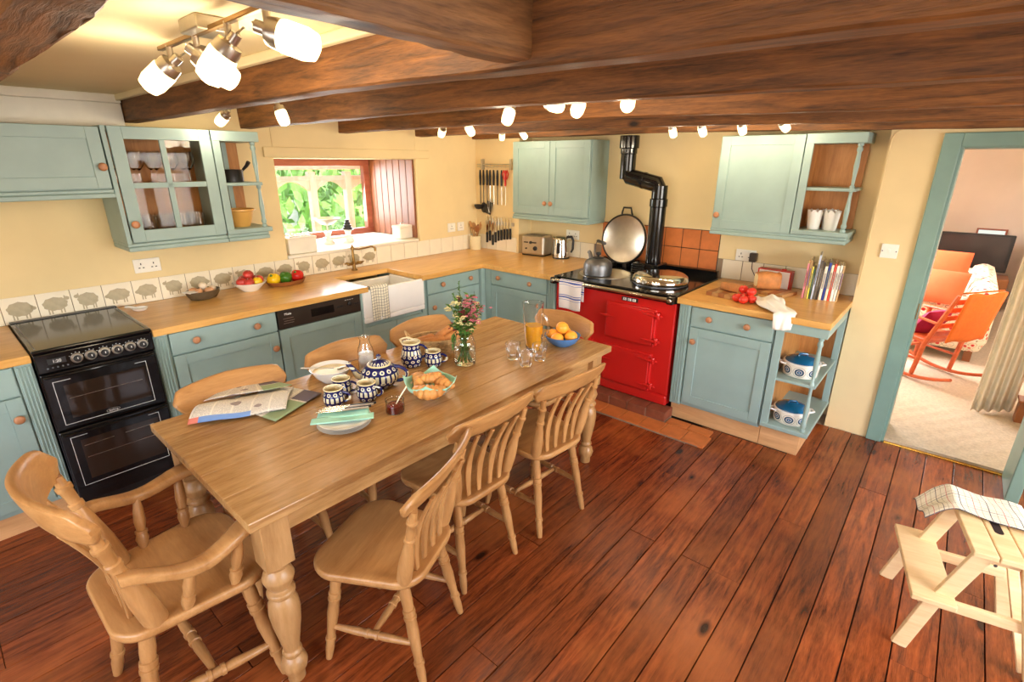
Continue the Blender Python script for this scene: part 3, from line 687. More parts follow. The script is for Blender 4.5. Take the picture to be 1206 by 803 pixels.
bd = G().prism([(.030 * math.cos(2 * PI * i / 24), .011 * math.sin(2 * PI * i / 24)) for i in range(24)], 0, .002, TR(.24, -.0225, .535) @ RX(90)).o('badge', 'steel', d1)
G().prism([(.027 * math.cos(2 * PI * i / 24), .0088 * math.sin(2 * PI * i / 24)) for i in range(24)], 0, .0024, TR(.24, -.0225, .535) @ RX(90)).o('badge_face', 'blackm', bd)
text('Belling', .015, 'porcelain', bd, (.24, -.0253, .535), (PI / 2, 0, 0))
#@@RANGE
ag = T('range_cooker', 'big red enamelled range cooker with chrome rail and black hob', 'range cooker', (1.504, -.62, 0))
G().box(0, 1.021, 0, .66, .155, .855).o('body', 'red', ag, bevel=.012)
G().box(.0, 1.021, -.012, .64, .082, .158).o('plinth', 'red', ag, bevel=.012)
tp = G().box(-.004, 1.026, -.034, .74, .868, .918).box(.0, 1.021, -.018, .70, .853, .868).o('hob_top', 'black', ag, bevel=.009)
G().box(-.004, 1.026, .70, .745, .915, .972).o('hob_upstand', 'black', tp, bevel=.006)
rl = G().tube([(-.0, -.072, .893), (1.021, -.072, .893)], .0135, 14).o('towel_rail', 'chrome', ag, smooth=True)
for x in (.02, 1.0):
    bk_ = G().box(x - .024, x + .024, -.085, -.02, .862, .912).o('rail_bracket', 'black', rl, bevel=.008)
    G().lathe([(.016, 0), (.014, .006), (.006, .008)], 12, TR(x, -.085, .888) @ RX(90)).o('bracket_boss', 'chrome', bk_, smooth=True)
def range_door(x0, x1, z0, z1, hinge=True):
    P = rr((x1 - x0) / 2, (z1 - z0) / 2, .012, 3); mx = TR((x0 + x1) / 2, 0, (z0 + z1) / 2) @ RX(90)
    g = G().prism(P, -.004, .022, mx); Pi = rr((x1 - x0) / 2 - .012, (z1 - z0) / 2 - .012, .012, 3); g.prism(Pi, .0218, .036, mx)
    d = g.o('oven_door', 'red', ag, bevel=.007)
    if hinge:
        for z in (z0 + (z1 - z0) * .18, z0 + (z1 - z0) * .86):
            a_ = G().turned((x1 - .10, -.040, z + .004), (x1 + .01, -.040, z), [(0, .002), (.2, .006), (.8, .012), (1, .012)], 10).o('hinge_arm', 'red', d, smooth=True)
            G().lathe([(.012, -.024), (.015, -.018), (.015, .018), (.012, .024)], 12, TR(x1 + .018, -.030, z)).o('hinge_knuckle', 'red', a_, smooth=True)
            G().turned((x1 + .03, -.03, z), (x1 + .05, -.03, z), [(0, .008), (.5, .012), (1, .006)], 10).o('hinge_pin', 'red', a_, smooth=True)
        z = z0 + (z1 - z0) * .62
        G().turned((x0 + .10, -.042, z), (x0 - .035, -.040, z), [(0, .002), (.35, .007), (.7, .011), (.85, .007), (1, .006)], 10).o('latch', 'red', d, smooth=True)
    return d
range_door(.482, .888, .512, .792); range_door(.475, .882, .16, .455)
range_door(.06, .38, .26, .46, False)
G().box(.30, .41, -.03, .0, .395, .45).o('burner_latch', 'red', ag, bevel=.008)
bp = G().box(.60, .73, -.006, .002, .812, .842).o('badge', 'blackm', ag, bevel=.002)
for k in range(3): G().box(.612 + .038 * k, .640 + .038 * k, -.0085, -.005, .817, .837).o('badge_plate', 'porcelain', bp, bevel=.002)
for k, c_ in enumerate('AGA'): text(c_, .02, 'blackm', bp, (.626 + .038 * k, -.0088, .827), (PI / 2, 0, 0))
G().lathe([(.215, 0), (.215, .003), (.20, .006), (.198, .007)], 40, TR(.275, .30, .917)).o('hotplate', 'steel', ag, smooth=True, angle=25)
G().lathe([(.20, 0), (.20, .006), (.19, .008)], 40, TR(.755, .28, .917)).o('hotplate', 'darksteel', ag, smooth=True, angle=25)
def lid(name, mx):
    l = G().lathe([(.205, 0), (.21, .012), (.205, .03), (.195, .048), (.17, .062), (.10, .068), (.01, .070)], 44, mx).o(name, 'chrome', ag, smooth=True, angle=60); return l
l2 = lid('hotplate_lid', TR(.755, .28, .928))
h = G()
h.tube([(.755 + .035 * math.cos(t_), .055, 1.0 + 0) if False else (.73 + .012 * math.cos(t_), .06 + .10 * 0 + .006 * t_ / 6, .955 + .012 * math.sin(t_)) for t_ in [k * .7 for k in range(60)]], .0035, 6)
h.o('coil_handle', 'steel', l2, smooth=True)
mx = TR(.20, .645, .955) @ RX(-80) @ TR(0, -.205, 0) @ RX(180)
mx = TR(.20, .66, .945) @ RX(82) @ TR(0, .205, 0)
l1 = G().lathe([(.01, .0), (.19, .0), (.195, .004), (.205, .006), (.211, -.008), (.206, -.03), (.195, -.048), (.17, -.062), (.05, -.068)], 44, mx, cap=True).o('raised_lid', 'steel', ag, smooth=True, angle=50)
G().lathe([(.196, .003), (.2, .010), (.209, .010), (.213, .002), (.210, -.006)], 44, mx, cap=False).o('lid_rim', 'blackm', l1, smooth=True)
G().tube([mx @ Vector(p) for p in ((-.05, .205, -.005), (-.045, .225, .004), (-.035, .262, .008), (.035, .262, .008), (.045, .225, .004), (.05, .205, -.005))], .008, 8).o('handle', 'blackm', l1, smooth=True)
for x in (.14, .26): G().box(x - .02, x + .02, .62, .68, .915, .95).o('lid_hinge', 'blackm', l1, bevel=.006)
# flue
fx, fy = 2.055 - 1.504, .56
g = G().box(fx - .14, fx - .02, fy - .10, fy + .07, .918, 1.0); g.o('vent_box', 'black', ag, bevel=.008)
for k in range(4): G().box(fx - .135, fx - .025, fy - .112, fy - .098, .928 + .018 * k, .936 + .018 * k).o('louvre', 'blackm', ag, bevel=.002)
G().box(fx - .085, fx + .085, fy - .085, fy + .085, .918, 1.005).o('flue_box', 'black', ag, bevel=.008)
fl_ = T('flue_pipe', 'black cranked stove pipe rising from the range to the ceiling', 'flue', (2.055, -.06, 1.0055))
for nm, a_, b_, r_ in (('lower_pipe', (0, 0, 0), (0, 0, .44), .062), ('lower_collar', (0, 0, .44), (0, 0, .50), .068), ('elbow', (0, 0, .50), (0, 0, .60), .060), ('upper_pipe', (-.29, 0, .64), (-.29, 0, .83), .060), ('upper_collar', (-.29, 0, .83), (-.29, 0, .87), .064), ('ceiling_collar', (-.29, 0, .87), (-.29, 0, .965), .076)):
    G().lathe([(r_, a_[2]), (r_, b_[2])], 26, TR(a_[0], 0, 0)).o(nm, 'black', fl_, smooth=True, bevel=.004)
G().tube([(.0, 0, .555), (-.02, 0, .605), (-.27, 0, .66), (-.29, 0, .70)], [.06, .062, .062, .06], 26).o('cross_pipe', 'black', fl_, smooth=True)
G().lathe([(.064, -.01), (.064, .01)], 26, TR(-.14, 0, .632) @ RY(-78)).o('joint_band', 'black', fl_, smooth=True, bevel=.002)
hang('tea_towel', checked('striped_towel', S(238, 230, 226), [(S(70, 90, 170), 0, 3.4, .12, .05), (S(70, 90, 170), 0, 3.4, .28, .09), (S(120, 140, 190), 0, 3.4, .42, .03)], 1, 1), 'white tea towel with blue stripes hanging on the rail of the red range', -.692, 1.70, .20, .21, .14, .893, 'y', .017)
kt = T('stove_kettle', 'dull grey whistling kettle with black grip on the left hotplate', 'kettle', (1.76, -.42, .926), math.radians(-35)); kt.scale = (1.15, 1.15, 1.15)
G().lathe([(.092, 0), (.098, .004), (.099, .03), (.098, .068), (.088, .092), (.062, .108), (.04, .113), (.005, .115)], 32).o('body', 'darksteel', kt, smooth=True, angle=50)
G().lathe([(.04, .113), (.038, .119), (.008, .124), (.008, .132), (.018, .138), (.018, .15), (.008, .155)], 18).o('lid', 'blackm', kt, smooth=True, angle=50)
G().tube([(-.08, 0, .05), (-.115, 0, .065), (-.13, 0, .10), (-.15, 0, .125), (-.165, 0, .128)], [.024, .019, .015, .013, .014], 12).o('spout', 'darksteel', kt, smooth=True)
hd = G().tube([(-.04, 0, .108), (-.065, 0, .15), (-.055, 0, .20), (-.03, 0, .225), (.02, 0, .226)], .0035, 8).o('wire_handle', 'darksteel', kt, smooth=True)
G().turned((-.03, 0, .226), (.10, 0, .226), [(0, .008), (.1, .012), (.5, .009), (.8, .013), (1, .009)], 12).o('grip', 'blackm', hd, smooth=True)
#@@CHAIRS
LEGP = [(0, .012), (.05, .014), (.12, .0165), (.2, .015), (.205, .019), (.235, .019), (.24, .015), (.30, .016), (.50, .021), (.62, .019), (.63, .022), (.66, .023), (.665, .019), (.69, .022), (.72, .022), (.725, .018), (.8, .020), (1, .017)]
STRP = [(0, .009), (.1, .011), (.35, .015), (.42, .013), (.425, .017), (.46, .017), (.465, .014), (.535, .014), (.54, .017), (.575, .017), (.58, .013), (.65, .015), (.9, .011), (1, .009)]
def seat_outline(wf, wb, d, n=10):
    P = []
    hw = lambda y: wb / 2 + (wf - wb) / 2 * ((y + d / 2) / d) ** .8 if y > -d / 2 else wb / 2
    pts = [(1, -1), (1, 1), (-1, 1), (-1, -1)]
    for sx, sy, a0, r_ in ((1, -1, -PI / 2, .10), (1, 1, 0, .11), (-1, 1, PI / 2, .11), (-1, -1, PI, .10)):
        w = (wf if sy > 0 else wb) / 2
        for i in range(n + 1):
            t = a0 + PI / 2 * i / n; P.append((sx * (w - r_) + r_ * math.cos(t), sy * (d / 2 - r_) + r_ * math.sin(t) + (.015 * (1 - (sx * (w - r_) / w) ** 2) if sy > 0 else 0)))
    return P
def saddle_seat(t, wf, wb, d, z0, z1, dish=.012):
    P = seat_outline(wf, wb, d); g = G(); rings = []
    for k, (f, z) in enumerate(((.90, z0), (.985, z0 + .008), (1, z0 + .018), (1, z1 - .008), (.985, z1 - .001), (.96, z1), (.8, z1 - dish * .5), (.5, z1 - dish), (.2, z1 - dish * .9))):
        rings.append([g.bm.verts.new((x * f, y * f, z)) for x, y in P])
    n = len(P)
    for A, B in zip(rings, rings[1:]):
        for i in range(n): g.bm.faces.new((A[i], A[(i + 1) % n], B[(i + 1) % n], B[i]))
    g.bm.faces.new(rings[0][::-1]); g.bm.faces.new(rings[-1])
    return g.o('seat', 'beech', t, smooth=True, angle=60)
def crest(t, hw, yc, yo, z0, z1, th, ends=.035, lean=.03, name='crest_rail', flare=0):
    """curved top rail with rounded ends: yo is how far the middle bows back"""
    n = 22; g = G(); rings = []
    for i in range(n + 1):
        u = -1 + 2 * i / n; x = hw * u; y = yc - yo * (1 - u * u); e = max(0, (abs(u) - (1 - ends / hw)) / (ends / hw))
        k = math.sqrt(max(.02, 1 - e * e)) * (1 - .12 * abs(u)); zm = (z0 + z1) / 2 + .012 * (1 - u * u); h = (z1 - z0) / 2 * k
        dx = 2 * yo * u / hw; nn = Vector((dx, 1, 0)).normalized() if False else Vector((-dx, 1, 0)).normalized()
        R = []
        for j in range(12):
            a_ = 2 * PI * j / 12; ca, sa = math.cos(a_), math.sin(a_)
            q = math.copysign(abs(sa) ** .6, sa) * h; w = math.copysign(abs(ca) ** .5, ca) * th / 2
            R.append(g.bm.verts.new(Vector((x, y, zm + q)) + nn * w + Vector((0, -lean * q / ((z1 - z0) / 2), 0))))
        rings.append(R)
    for A, B in zip(rings, rings[1:]):
        for j in range(12): g.bm.faces.new((A[j], A[(j + 1) % 12], B[(j + 1) % 12], B[j]))
    g.bm.faces.new(rings[0][::-1]); g.bm.faces.new(rings[-1])
    return g.o(name, 'beech', t, smooth=True, angle=60)
def slat(t, p0, p1, bow, w, th, name='slat'):
    n = 10; g = G(); R = []
    for i in range(n + 1):
        u = i / n; p = Vector(p0).lerp(Vector(p1), u); p.y += bow * math.sin(PI * u) * (1 if True else 0)
        ww = w * (.85 + .5 * math.sin(PI * min(1, u * 1.15)) ** 2) / 2
        R.append([g.bm.verts.new(p + Vector((a_ * ww, b_ * th / 2, 0))) for a_, b_ in ((-1, -1), (1, -1), (1, 1), (-1, 1))])
    for A, B in zip(R, R[1:]):
        for j in range(4): g.bm.faces.new((A[j], A[(j + 1) % 4], B[(j + 1) % 4], B[j]))
    g.bm.faces.new(R[0][::-1]); g.bm.faces.new(R[-1]); return g.o(name, 'beechz', t, smooth=True, bevel=.003)
STILE = [(0, .022), (.06, .026), (.25, .027), (.42, .022), (.55, .015), (.58, .014), (.59, .019), (.63, .019), (.64, .014), (.72, .016), (.82, .015), (.83, .019), (.86, .019), (.87, .014), (1, .013)]
def chair(label):
    t = T('dining_chair', label, 'chair', group='slat back dining chairs')
    saddle_seat(t, .43, .37, .41, .415, .452)
    F = {}
    for sx in (-1, 1):
        for nm, top, foot in (('f', (sx * .135, .125, .425), (sx * .178, .185, 0)), ('b', (sx * .125, -.13, .425), (sx * .165, -.205, 0))):
            G().turned(foot, top, LEGP, 12).o('leg', 'beechz', t, smooth=True, angle=50); F[sx, nm] = (Vector(foot), Vector(top))
    at = lambda k, z: F[k][0].lerp(F[k][1], z / .425)
    for sx in (-1, 1): G().turned(at((sx, 'b'), .17), at((sx, 'f'), .15), STRP, 10).o('stretcher', 'beech', t, smooth=True)
    m = lambda sx: (at((sx, 'b'), .165) + at((sx, 'f'), .155)) / 2
    G().turned(m(-1), m(1), STRP, 10).o('stretcher', 'beech', t, smooth=True)
    for sx in (-1, 1):
        g = G().turned((sx * .150, -.150, .44), (sx * .190, -.232, .775), STILE, 12); g.o('stile', 'beechz', t, smooth=True, angle=50)
    for x0, x1 in ((-.09, -.112), (-.032, -.04), (.032, .04), (.09, .112)): slat(t, (x0, -.168, .44), (x1, -.232 - .035 * (1 - (x1 / .23) ** 2), .775), .028, .024, .013)
    crest(t, .235, -.222, .042, .748, .860, .026)
    return t
CH = [((2.530, -3.055), 203, 'slat back chair at the near right side of the table, its seat in full view'),
      ((2.395, -2.570), 178, 'slat back chair in the middle of the right side of the table'),
      ((2.440, -2.065), 174, 'slat back chair at the far right side of the table'),
      ((1.790, -3.160), -2, 'slat back chair tucked under the left side of the table behind the newspaper'),
      ((1.795, -2.580), -2, 'slat back chair tucked under the left side of the table behind the milk bottle'),
      ((1.770, -2.040), 2, 'slat back chair tucked under the left side of the table behind the bread basket'),
      ((2.085, -1.60), -96, 'slat back chair at the far end of the table behind the orange juice')]
c0 = chair(CH[0][2])
for i, ((x, y), ang, lab) in enumerate(CH):
    o = c0 if i == 0 else copy_tree(c0, label=lab)
    o.location = (x, y, 0); o.rotation_euler = (0, 0, math.radians(ang - 90))
# armchair
t = T('carver_chair', 'pine carver armchair with turned arm posts at the near end of the table', 'chair', (2.10, -3.615, 0), math.radians(1))
saddle_seat(t, .50, .44, .45, .415, .455, .016)
F = {}
for sx in (-1, 1):
    for nm, top, foot in (('f', (sx * .165, .14, .43), (sx * .262, .185, 0)), ('b', (sx * .15, -.14, .43), (sx * .20, -.215, 0))):
        G().turned(foot, top, [(a_, r_ * 1.18) for a_, r_ in LEGP], 14).o('leg', 'beechz', t, smooth=True, angle=50); F[sx, nm] = (Vector(foot), Vector(top))
at = lambda k, z: F[k][0].lerp(F[k][1], z / .43)
for sx in (-1, 1): G().turned(at((sx, 'b'), .15), at((sx, 'f'), .13), [(a_, r_ * 1.2) for a_, r_ in STRP], 12).o('stretcher', 'beech', t, smooth=True)
m = lambda sx: (at((sx, 'b'), .145) + at((sx, 'f'), .135)) / 2
G().turned(m(-1), m(1), [(a_, r_ * 1.2) for a_, r_ in STRP], 12).o('stretcher', 'beech', t, smooth=True)
for sx in (-1, 1):
    g = G(); g.turned((sx * .185, -.115, .44), (sx * .215, -.20, .825), [(0, .026), (.03, .034), (.3, .033), (.55, .024), (.68, .017), (.69, .022), (.73, .022), (.74, .017), (.86, .019), (.87, .023), (.91, .023), (.92, .016), (1, .015)], 14)
    g.o('stile', 'beechz', t, smooth=True, angle=50)
for x0, x1 in ((-.10, -.125), (-.035, -.045), (.035, .045), (.10, .125)): slat(t, (x0, -.165, .44), (x1, -.21 - .06 * (1 - (x1 / .25) ** 2), .825), .03, .028, .014)
crest(t, .262, -.195, .090, .800, .940, .032, .045, .02)
for sx in (-1, 1):
    n = 14; g = G(); R = []
    for i in range(n + 1):
        u = i / n; y = -.18 + .36 * u; x = sx * (.225 + .045 * math.sin(PI * u * .9)); z = .650 + .022 * math.cos(2 * PI * u) - .008 * u
        w = (.022 + .020 * u ** 2) * (1 if u < .95 else .8); ht = .018
        R.append([g.bm.verts.new((x + w * math.copysign(abs(math.cos(a_)) ** .45, math.cos(a_)), y, z + ht * math.copysign(abs(math.sin(a_)) ** .45, math.sin(a_)))) for a_ in [2 * PI * j / 12 + .26 for j in range(12)]])
    for A, B in zip(R, R[1:]):
        for j in range(12): g.bm.faces.new((A[j], A[(j + 1) % 12], B[(j + 1) % 12], B[j]))
    g.bm.faces.new(R[0][::-1]); g.bm.faces.new(R[-1]); g.o('arm', 'beech', t, smooth=True, angle=60)
    for y0, y1, x0, zt_ in ((-.04, -.015, .225, .622), (.10, .125, .235, .648)):
        G().turned((sx * x0 * .93, y0, .445), (sx * (x0 + .03), y1, zt_), [(0, .012), (.08, .015), (.2, .021), (.3, .017), (.31, .020), (.36, .020), (.37, .014), (.55, .019), (.8, .016), (.9, .013), (1, .013)], 12).o('arm_post', 'beechz', t, smooth=True, angle=50)
# ------------------------------------------------------------------ dining table
tb = T('dining_table', 'long farmhouse pine table with turned legs and a planked top', 'table', (2.035, -2.461, 0), math.radians(-.17))
hx, hy = .462, 1.03; nb = 5; bw = 2 * hx / nb; pk = None
for k in range(nb):
    if pk is None: pk = G().box(-bw / 2 + .0009, bw / 2 - .0009, -hy, hy, .731, .765).o('plank', 'oak', tb, bevel=.003); o = pk
    else: o = pk.copy(); COL.objects.link(o)
    o.location = (-hx + bw * (k + .5), 0, random.uniform(-.0006, 0))
for sx in (-1, 1): G().box(sx * (hx - .085) - .013, sx * (hx - .085) + .013, -hy + .10, hy - .10, .625, .73).o('apron', 'oak', tb, bevel=.003)
for sy in (-1, 1): G().box(-hx + .10, hx - .10, sy * (hy - .085) - .013, sy * (hy - .085) + .013, .625, .73).o('apron', 'oakx', tb, bevel=.003)
TL = [(.030, 0), (.030, .03), (.040, .05), (.046, .075), (.040, .10), (.026, .115), (.034, .125), (.034, .135), (.027, .145), (.034, .19), (.046, .26), (.052, .32), (.048, .36), (.034, .385), (.046, .395), (.046, .41), (.032, .42), (.044, .44), (.052, .465), (.044, .49), (.032, .505), (.042, .515), (.042, .53)]
lg = None
for sx, sy in ((1, -1), (1, 1), (-1, -1), (-1, 1)):
    if lg is None: lg = G().lathe(TL, 24).box(-.046, .046, -.046, .046, .525, .73).o('leg', 'turn', tb, smooth=True, angle=40, bevel=.003); o = lg
    else: o = lg.copy(); COL.objects.link(o)
    o.location = (sx * (hx - .085), sy * (hy - .085), 0)
# ------------------------------------------------------------------ step stool with towel
st = T('step_stool', 'raw pine two step stool by the doorway at the right edge', 'stool', (4.17, -1.577, 0), math.radians(12))
def bar(g, p0, p1, w, th, up=(0, 1, 0)):
    p0, p1 = Vector(p0), Vector(p1); d = (p1 - p0).normalized(); u = Vector(up); u = (u - d * u.dot(d)).normalized(); v = d.cross(u)
    V = []
    for p in (p0, p1):
        for a_, b_ in ((-1, -1), (1, -1), (1, 1), (-1, 1)): V.append(g.bm.verts.new(p + u * a_ * th / 2 + v * b_ * w / 2))
    for f in ((3, 2, 1, 0), (4, 5, 6, 7), (0, 1, 5, 4), (1, 2, 6, 5), (2, 3, 7, 6), (3, 0, 4, 7)): g.bm.faces.new([V[i] for i in f])
    return g
for sy in (-1, 1):
    bar(G(), (-.165, sy * .195, 0), (-.105, sy * .185, .245), .05, .02).o('front_leg', 'raw', st, bevel=.003)
    bar(G(), (-.085, sy * .165, .235), (-.01, sy * .165, .475), .055, .02).o('upright', 'raw', st, bevel=.003)
    bar(G(), (.235, sy * .165, 0), (.115, sy * .165, .475), .05, .02).o('rear_leg', 'raw', st, bevel=.003)
    bar(G(), (-.14, sy * .153, .215), (.185, sy * .153, .215), .042, .02).o('side_rail', 'raw', st, bevel=.003)
    bar(G(), (.01, sy * .14, .455), (.14, sy * .14, .455), .04, .02).o('top_rail', 'raw', st, bevel=.003)
G().box(-.18, -.045, -.225, .225, .245, .267).o('step', 'raw', st, bevel=.004)
g = G(); y0 = -.19
for x0, x1 in ((-.05, .02), (.023, .09), (.093, .16)): G().box(x0, x1, -.20, .20, .476, .498).o('top_board', 'raw', st, bevel=.004)
G().prism(rr(.014, .045, .0135, 6, .055, 0), .4982, .4986).o('hand_slot', 'gap', st)
for sy in (-1, 1):
    for x, z in ((-.118, .215), (.02, .455)): G().lathe([(.006, 0), (.005, .002)], 10, TR(x, sy * .186, z) @ RX(90 * -sy)).o('bolt', 'darksteel', st)
bar(G(), (.20, -.155, .12), (.20, .155, .12), .04, .018).o('rear_rail', 'raw', st, bevel=.003)
bar(G(), (.21, -.15, .02), (.145, .15, .42), .035, .014).o('brace', 'raw', st, bevel=.003)
ct = checked('window_check_towel', S(240, 234, 214), [(S(180, 170, 140), 0, 9, .5, .05), (S(180, 170, 140), 1, 7, .5, .05), (S(70, 70, 80), 0, 4.5, 0, .035), (S(70, 70, 80), 1, 3.5, 0, .035), (S(206, 120, 110), 0, 4.5, .5, .03)], 1, 1)
def fn(u, v):
    x = -.20 + .37 * u; y = .005 + .20 * v + .02 * math.sin(4 * u); z = .5065 + (.012 * math.sin(7 * u + 3 * v) * math.sin(4 * v + 1) + .010) * (1 - abs(2 * u - 1) ** 3)
    e = max(0, -.055 - x); x += e * .35; z -= e * (.35 + .3 * v) - .010 * math.sin(9 * v) * min(1, e * 12); e2 = max(0, y - .20); z -= e2 * .6
    return (x, y, max(z, .503) if x > -.05 and y < .2 else z)
a_ = math.radians(12)
o = tag(G().grid(fn, 30, 30).o('tea_towel', ct, smooth=True, solid=.003, angle=180), 'crumpled cream tea towel with black checks lying on the pine stool', 'tea towel'); o.location = (4.17, -1.577, .002); o.rotation_euler = (0, 0, a_)
#@@ITEMS
# ------------------------------------------------------------------ things on the table
Z = .7655
RT = Vector((.756, .655, 0)); AW = Vector((-.655, .756, 0)); ANG = math.atan2(.655, .756)   # image right / away, used only to turn handles as photographed
def shell(prof, th=.004, seg=28):
    """closed vessel wall from an outer profile"""
    out = prof; inn = [(max(.001, r_ - th), z + (th if k == 0 else 0)) for k, (r_, z) in enumerate(prof)]
    g = G(); g.lathe([(.001, out[0][1])] + out + inn[::-1] + [(.001, inn[0][1])], seg, cap=False); return g
def loop_handle(g, p, ang, h, out, rad, seg=8):
    """ear handle starting at radius p, in the vertical plane at ang"""
    d = Vector((math.cos(ang), math.sin(ang), 0)); P = []
    for k in range(11):
        a_ = PI * (-.5 + k / 10); P.append(d * (p + out * math.cos(a_)) + Vector((0, 0, h[0] + (h[1] - h[0]) * (.5 + .5 * math.sin(a_)))))
    return g.tube(P, rad, seg)
pm = pottery('dotted_blue_pottery_mug', 9, .026, (.040, .011), .0)
pt = pottery('dotted_blue_pottery_teapot', 14, .026, (.058, .017), .0)
pj = pottery('dotted_blue_pottery_jug', 11, .024, (.080, .012), .0)
MUGP = [(.030, 0), (.036, .004), (.044, .022), (.046, .038), (.043, .055), (.038, .066), (.040, .080), (.0405, .084)]
def mug(loc, ang, label, fill):
    t = T('mug', label, 'mug', loc, 0, 'blue dotted pottery mugs')
    shell(MUGP, .0035).o('body', pm, t, smooth=True, angle=60)
    G().lathe([(.0412, .0815), (.0412, .0850), (.0365, .0852), (.0365, .0815)], 28, cap=False).o('rim', 'cream', t, smooth=True)
    G().lathe([(.0355, .018), (.041, .040), (.0385, .055), (.0332, .066), (.0350, .082)], 28, cap=False).o('inside', 'cream', t, smooth=True)
    loop_handle(G(), .040, ang, (.022, .066), .030, .0055).o('handle', pm, t, smooth=True); return t
mug((1.985, -2.905, Z), ANG, 'blue dotted pottery mug nearest the plates and napkin', 0)
mug((2.040, -2.775, Z), ANG - .1, 'blue dotted pottery mug beside the red jam jar', 0)
mug((1.915, -2.825, Z), ANG + .1, 'blue dotted pottery mug standing behind two others by the white bowl', 0)
mug((1.955, -2.315, Z), ANG, 'blue dotted pottery mug between the pottery jug and the bread basket', 0)
t = T('teapot', 'large blue dotted pottery teapot with lid in the middle of the mugs', 'teapot', (1.955, -2.645, Z))
shell([(.052, 0), (.058, .004), (.083, .03), (.090, .055), (.083, .082), (.066, .102), (.050, .110)], .004, 36).o('body', pt, t, smooth=True, angle=60)
G().lathe([(.0535, .106), (.055, .112), (.048, .1135), (.048, .106)], 36, cap=False).o('rim', 'cream', t, smooth=True)
ld = G().lathe([(.047, .110), (.044, .118), (.030, .128), (.010, .133)], 32).o('lid', pt, t, smooth=True)
G().lathe([(.006, .132), (.006, .138), (.012, .144), (.013, .150), (.008, .157), (.002, .159)], 16).o('lid_knob', pt, ld, smooth=True)
w = -RT
G().tube([w * .070 + Vector((0, 0, .035)), w * .105 + Vector((0, 0, .052)), w * .125 + Vector((0, 0, .085)), w * .150 + Vector((0, 0, .112))], [.024, .017, .012, .010], 14).o('spout', pt, t, smooth=True)
loop_handle(G(), .072, ANG, (.025, .100), .058, .0085, 10).o('handle', pt, t, smooth=True)
t = T('milk_jug', 'blue dotted pottery jug with a cream pouring lip', 'jug', (1.865, -2.385, Z))
shell([(.040, 0), (.046, .004), (.055, .03), (.056, .05), (.047, .085), (.042, .105), (.047, .125), (.049, .130)], .004).o('body', pj, t, smooth=True, angle=60)
rm = G().lathe([(.0495, .125), (.0505, .132), (.0445, .133), (.0445, .125)], 28, cap=False)
for v in rm.bm.verts:
    if v.co.x < -.035: v.co.x -= .016; v.co.z += .006
rm.o('rim', 'cream', t, smooth=True)
G().lathe([(.036, .02), (.044, .05), (.0405, .085), (.0362, .105), (.0425, .129)], 28, cap=False).o('inside', 'cream', t, smooth=True)
loop_handle(G(), .044, ANG, (.045, .115), .038, .0065).o('handle', pj, t, smooth=True)
t = T('milk_bottle', 'small glass bottle half full of milk behind the teapot', 'bottle', (1.74, -2.575, Z))
BP = [(.036, 0), (.040, .004), (.041, .02), (.041, .095), (.036, .120), (.026, .145), (.024, .165), (.028, .172), (.029, .182)]
shell(BP, .003, 28).o('glass_body', 'glass', t, smooth=True, angle=60)
G().lathe([(.002, .0045), (.036, .0045), (.0375, .012), (.0375, .092), (.002, .093)], 28, cap=False).o('milk', 'milk', t, smooth=True, angle=50)
t = T('serving_bowl', 'white bowl with a silver spoon across it at the left of the teapot', 'bowl', (1.725, -2.765, Z))
shell([(.045, 0), (.05, .006), (.075, .03), (.092, .058), (.098, .068)], .004, 36).o('bowl', 'porcelain', t, smooth=True, angle=60)
G().lathe([(.002, .052), (.086, .052)], 30, cap=False).o('contents', 'cream', t)
t = tag(G().tube([(1.70, -2.90, .862), (1.72, -2.82, .845), (1.745, -2.76, .832)], [.005, .003, .003], 8).ball((1.765, -2.725, .828), .02, 2, .8, 1.5, .3).o('serving_spoon', 'steel', smooth=True), 'silver serving spoon resting on the white bowl', 'spoon')
t = T('jam_jar', 'small open glass jar of dark red jam', 'jar', (2.228, -2.765, Z))
shell([(.036, 0), (.040, .004), (.041, .03), (.038, .044), (.037, .048), (.040, .050), (.040, .058)], .003, 28).o('glass_body', 'glass', t, smooth=True, angle=60)
G().lathe([(.002, .004), (.035, .004), (.0365, .01), (.0365, .034), (.002, .035)], 28, cap=False).o('jam', 'jam', t, smooth=True, angle=50)
tag(G().tube([(2.225, -2.765, .785), (2.235, -2.745, .825), (2.250, -2.715, .872)], [.006, .004, .005], 8, .6).o('jam_spoon', 'cream', smooth=True), 'cream handled spoon standing in the jam jar', 'spoon')
# plates, napkin, knives
pp = [(.055, 0), (.06, .003), (.075, .005), (.104, .014), (.106, .015)]
pl = None
for k in range(4):
    lab = f'white side plate, {("lowest", "second from the bottom", "third from the bottom", "topmost")[k]} of the stack under the mint napkin'
    if pl is None: pl = tag(shell(pp, .003, 40).o('plate', 'porcelain', smooth=True, angle=60), lab, 'plate', 'stacked side plates'); o = pl
    else: o = copy_tree(pl, label=lab)
    o.location = (2.170 + .003 * (k % 2), -2.972, Z + .0068 * k)
zt = Z + .0068 * 3 + .0155
dv = Vector((2.225 - 2.085, -2.865 + 3.060, 0)).normalized(); nv = Vector((-dv.y, dv.x, 0)); pc = Vector((2.155, -2.965, zt))
def fold(cx, L, Wd, zt, lift=.0): return lambda u, v: pc + dv * ((u - .5) * L) + nv * ((v - .5) * Wd + cx) + Vector((0, 0, zt + .003 * math.sin(8 * u) * v + lift * v * u))
tag(G().grid(fold(-.035, .24, .045, .001), 16, 6).grid(fold(.012, .20, .065, .003, .008), 12, 8).o('napkin', 'napkin', smooth=True, solid=.004, angle=180), 'folded mint green napkin lying on the stack of white plates', 'napkin')
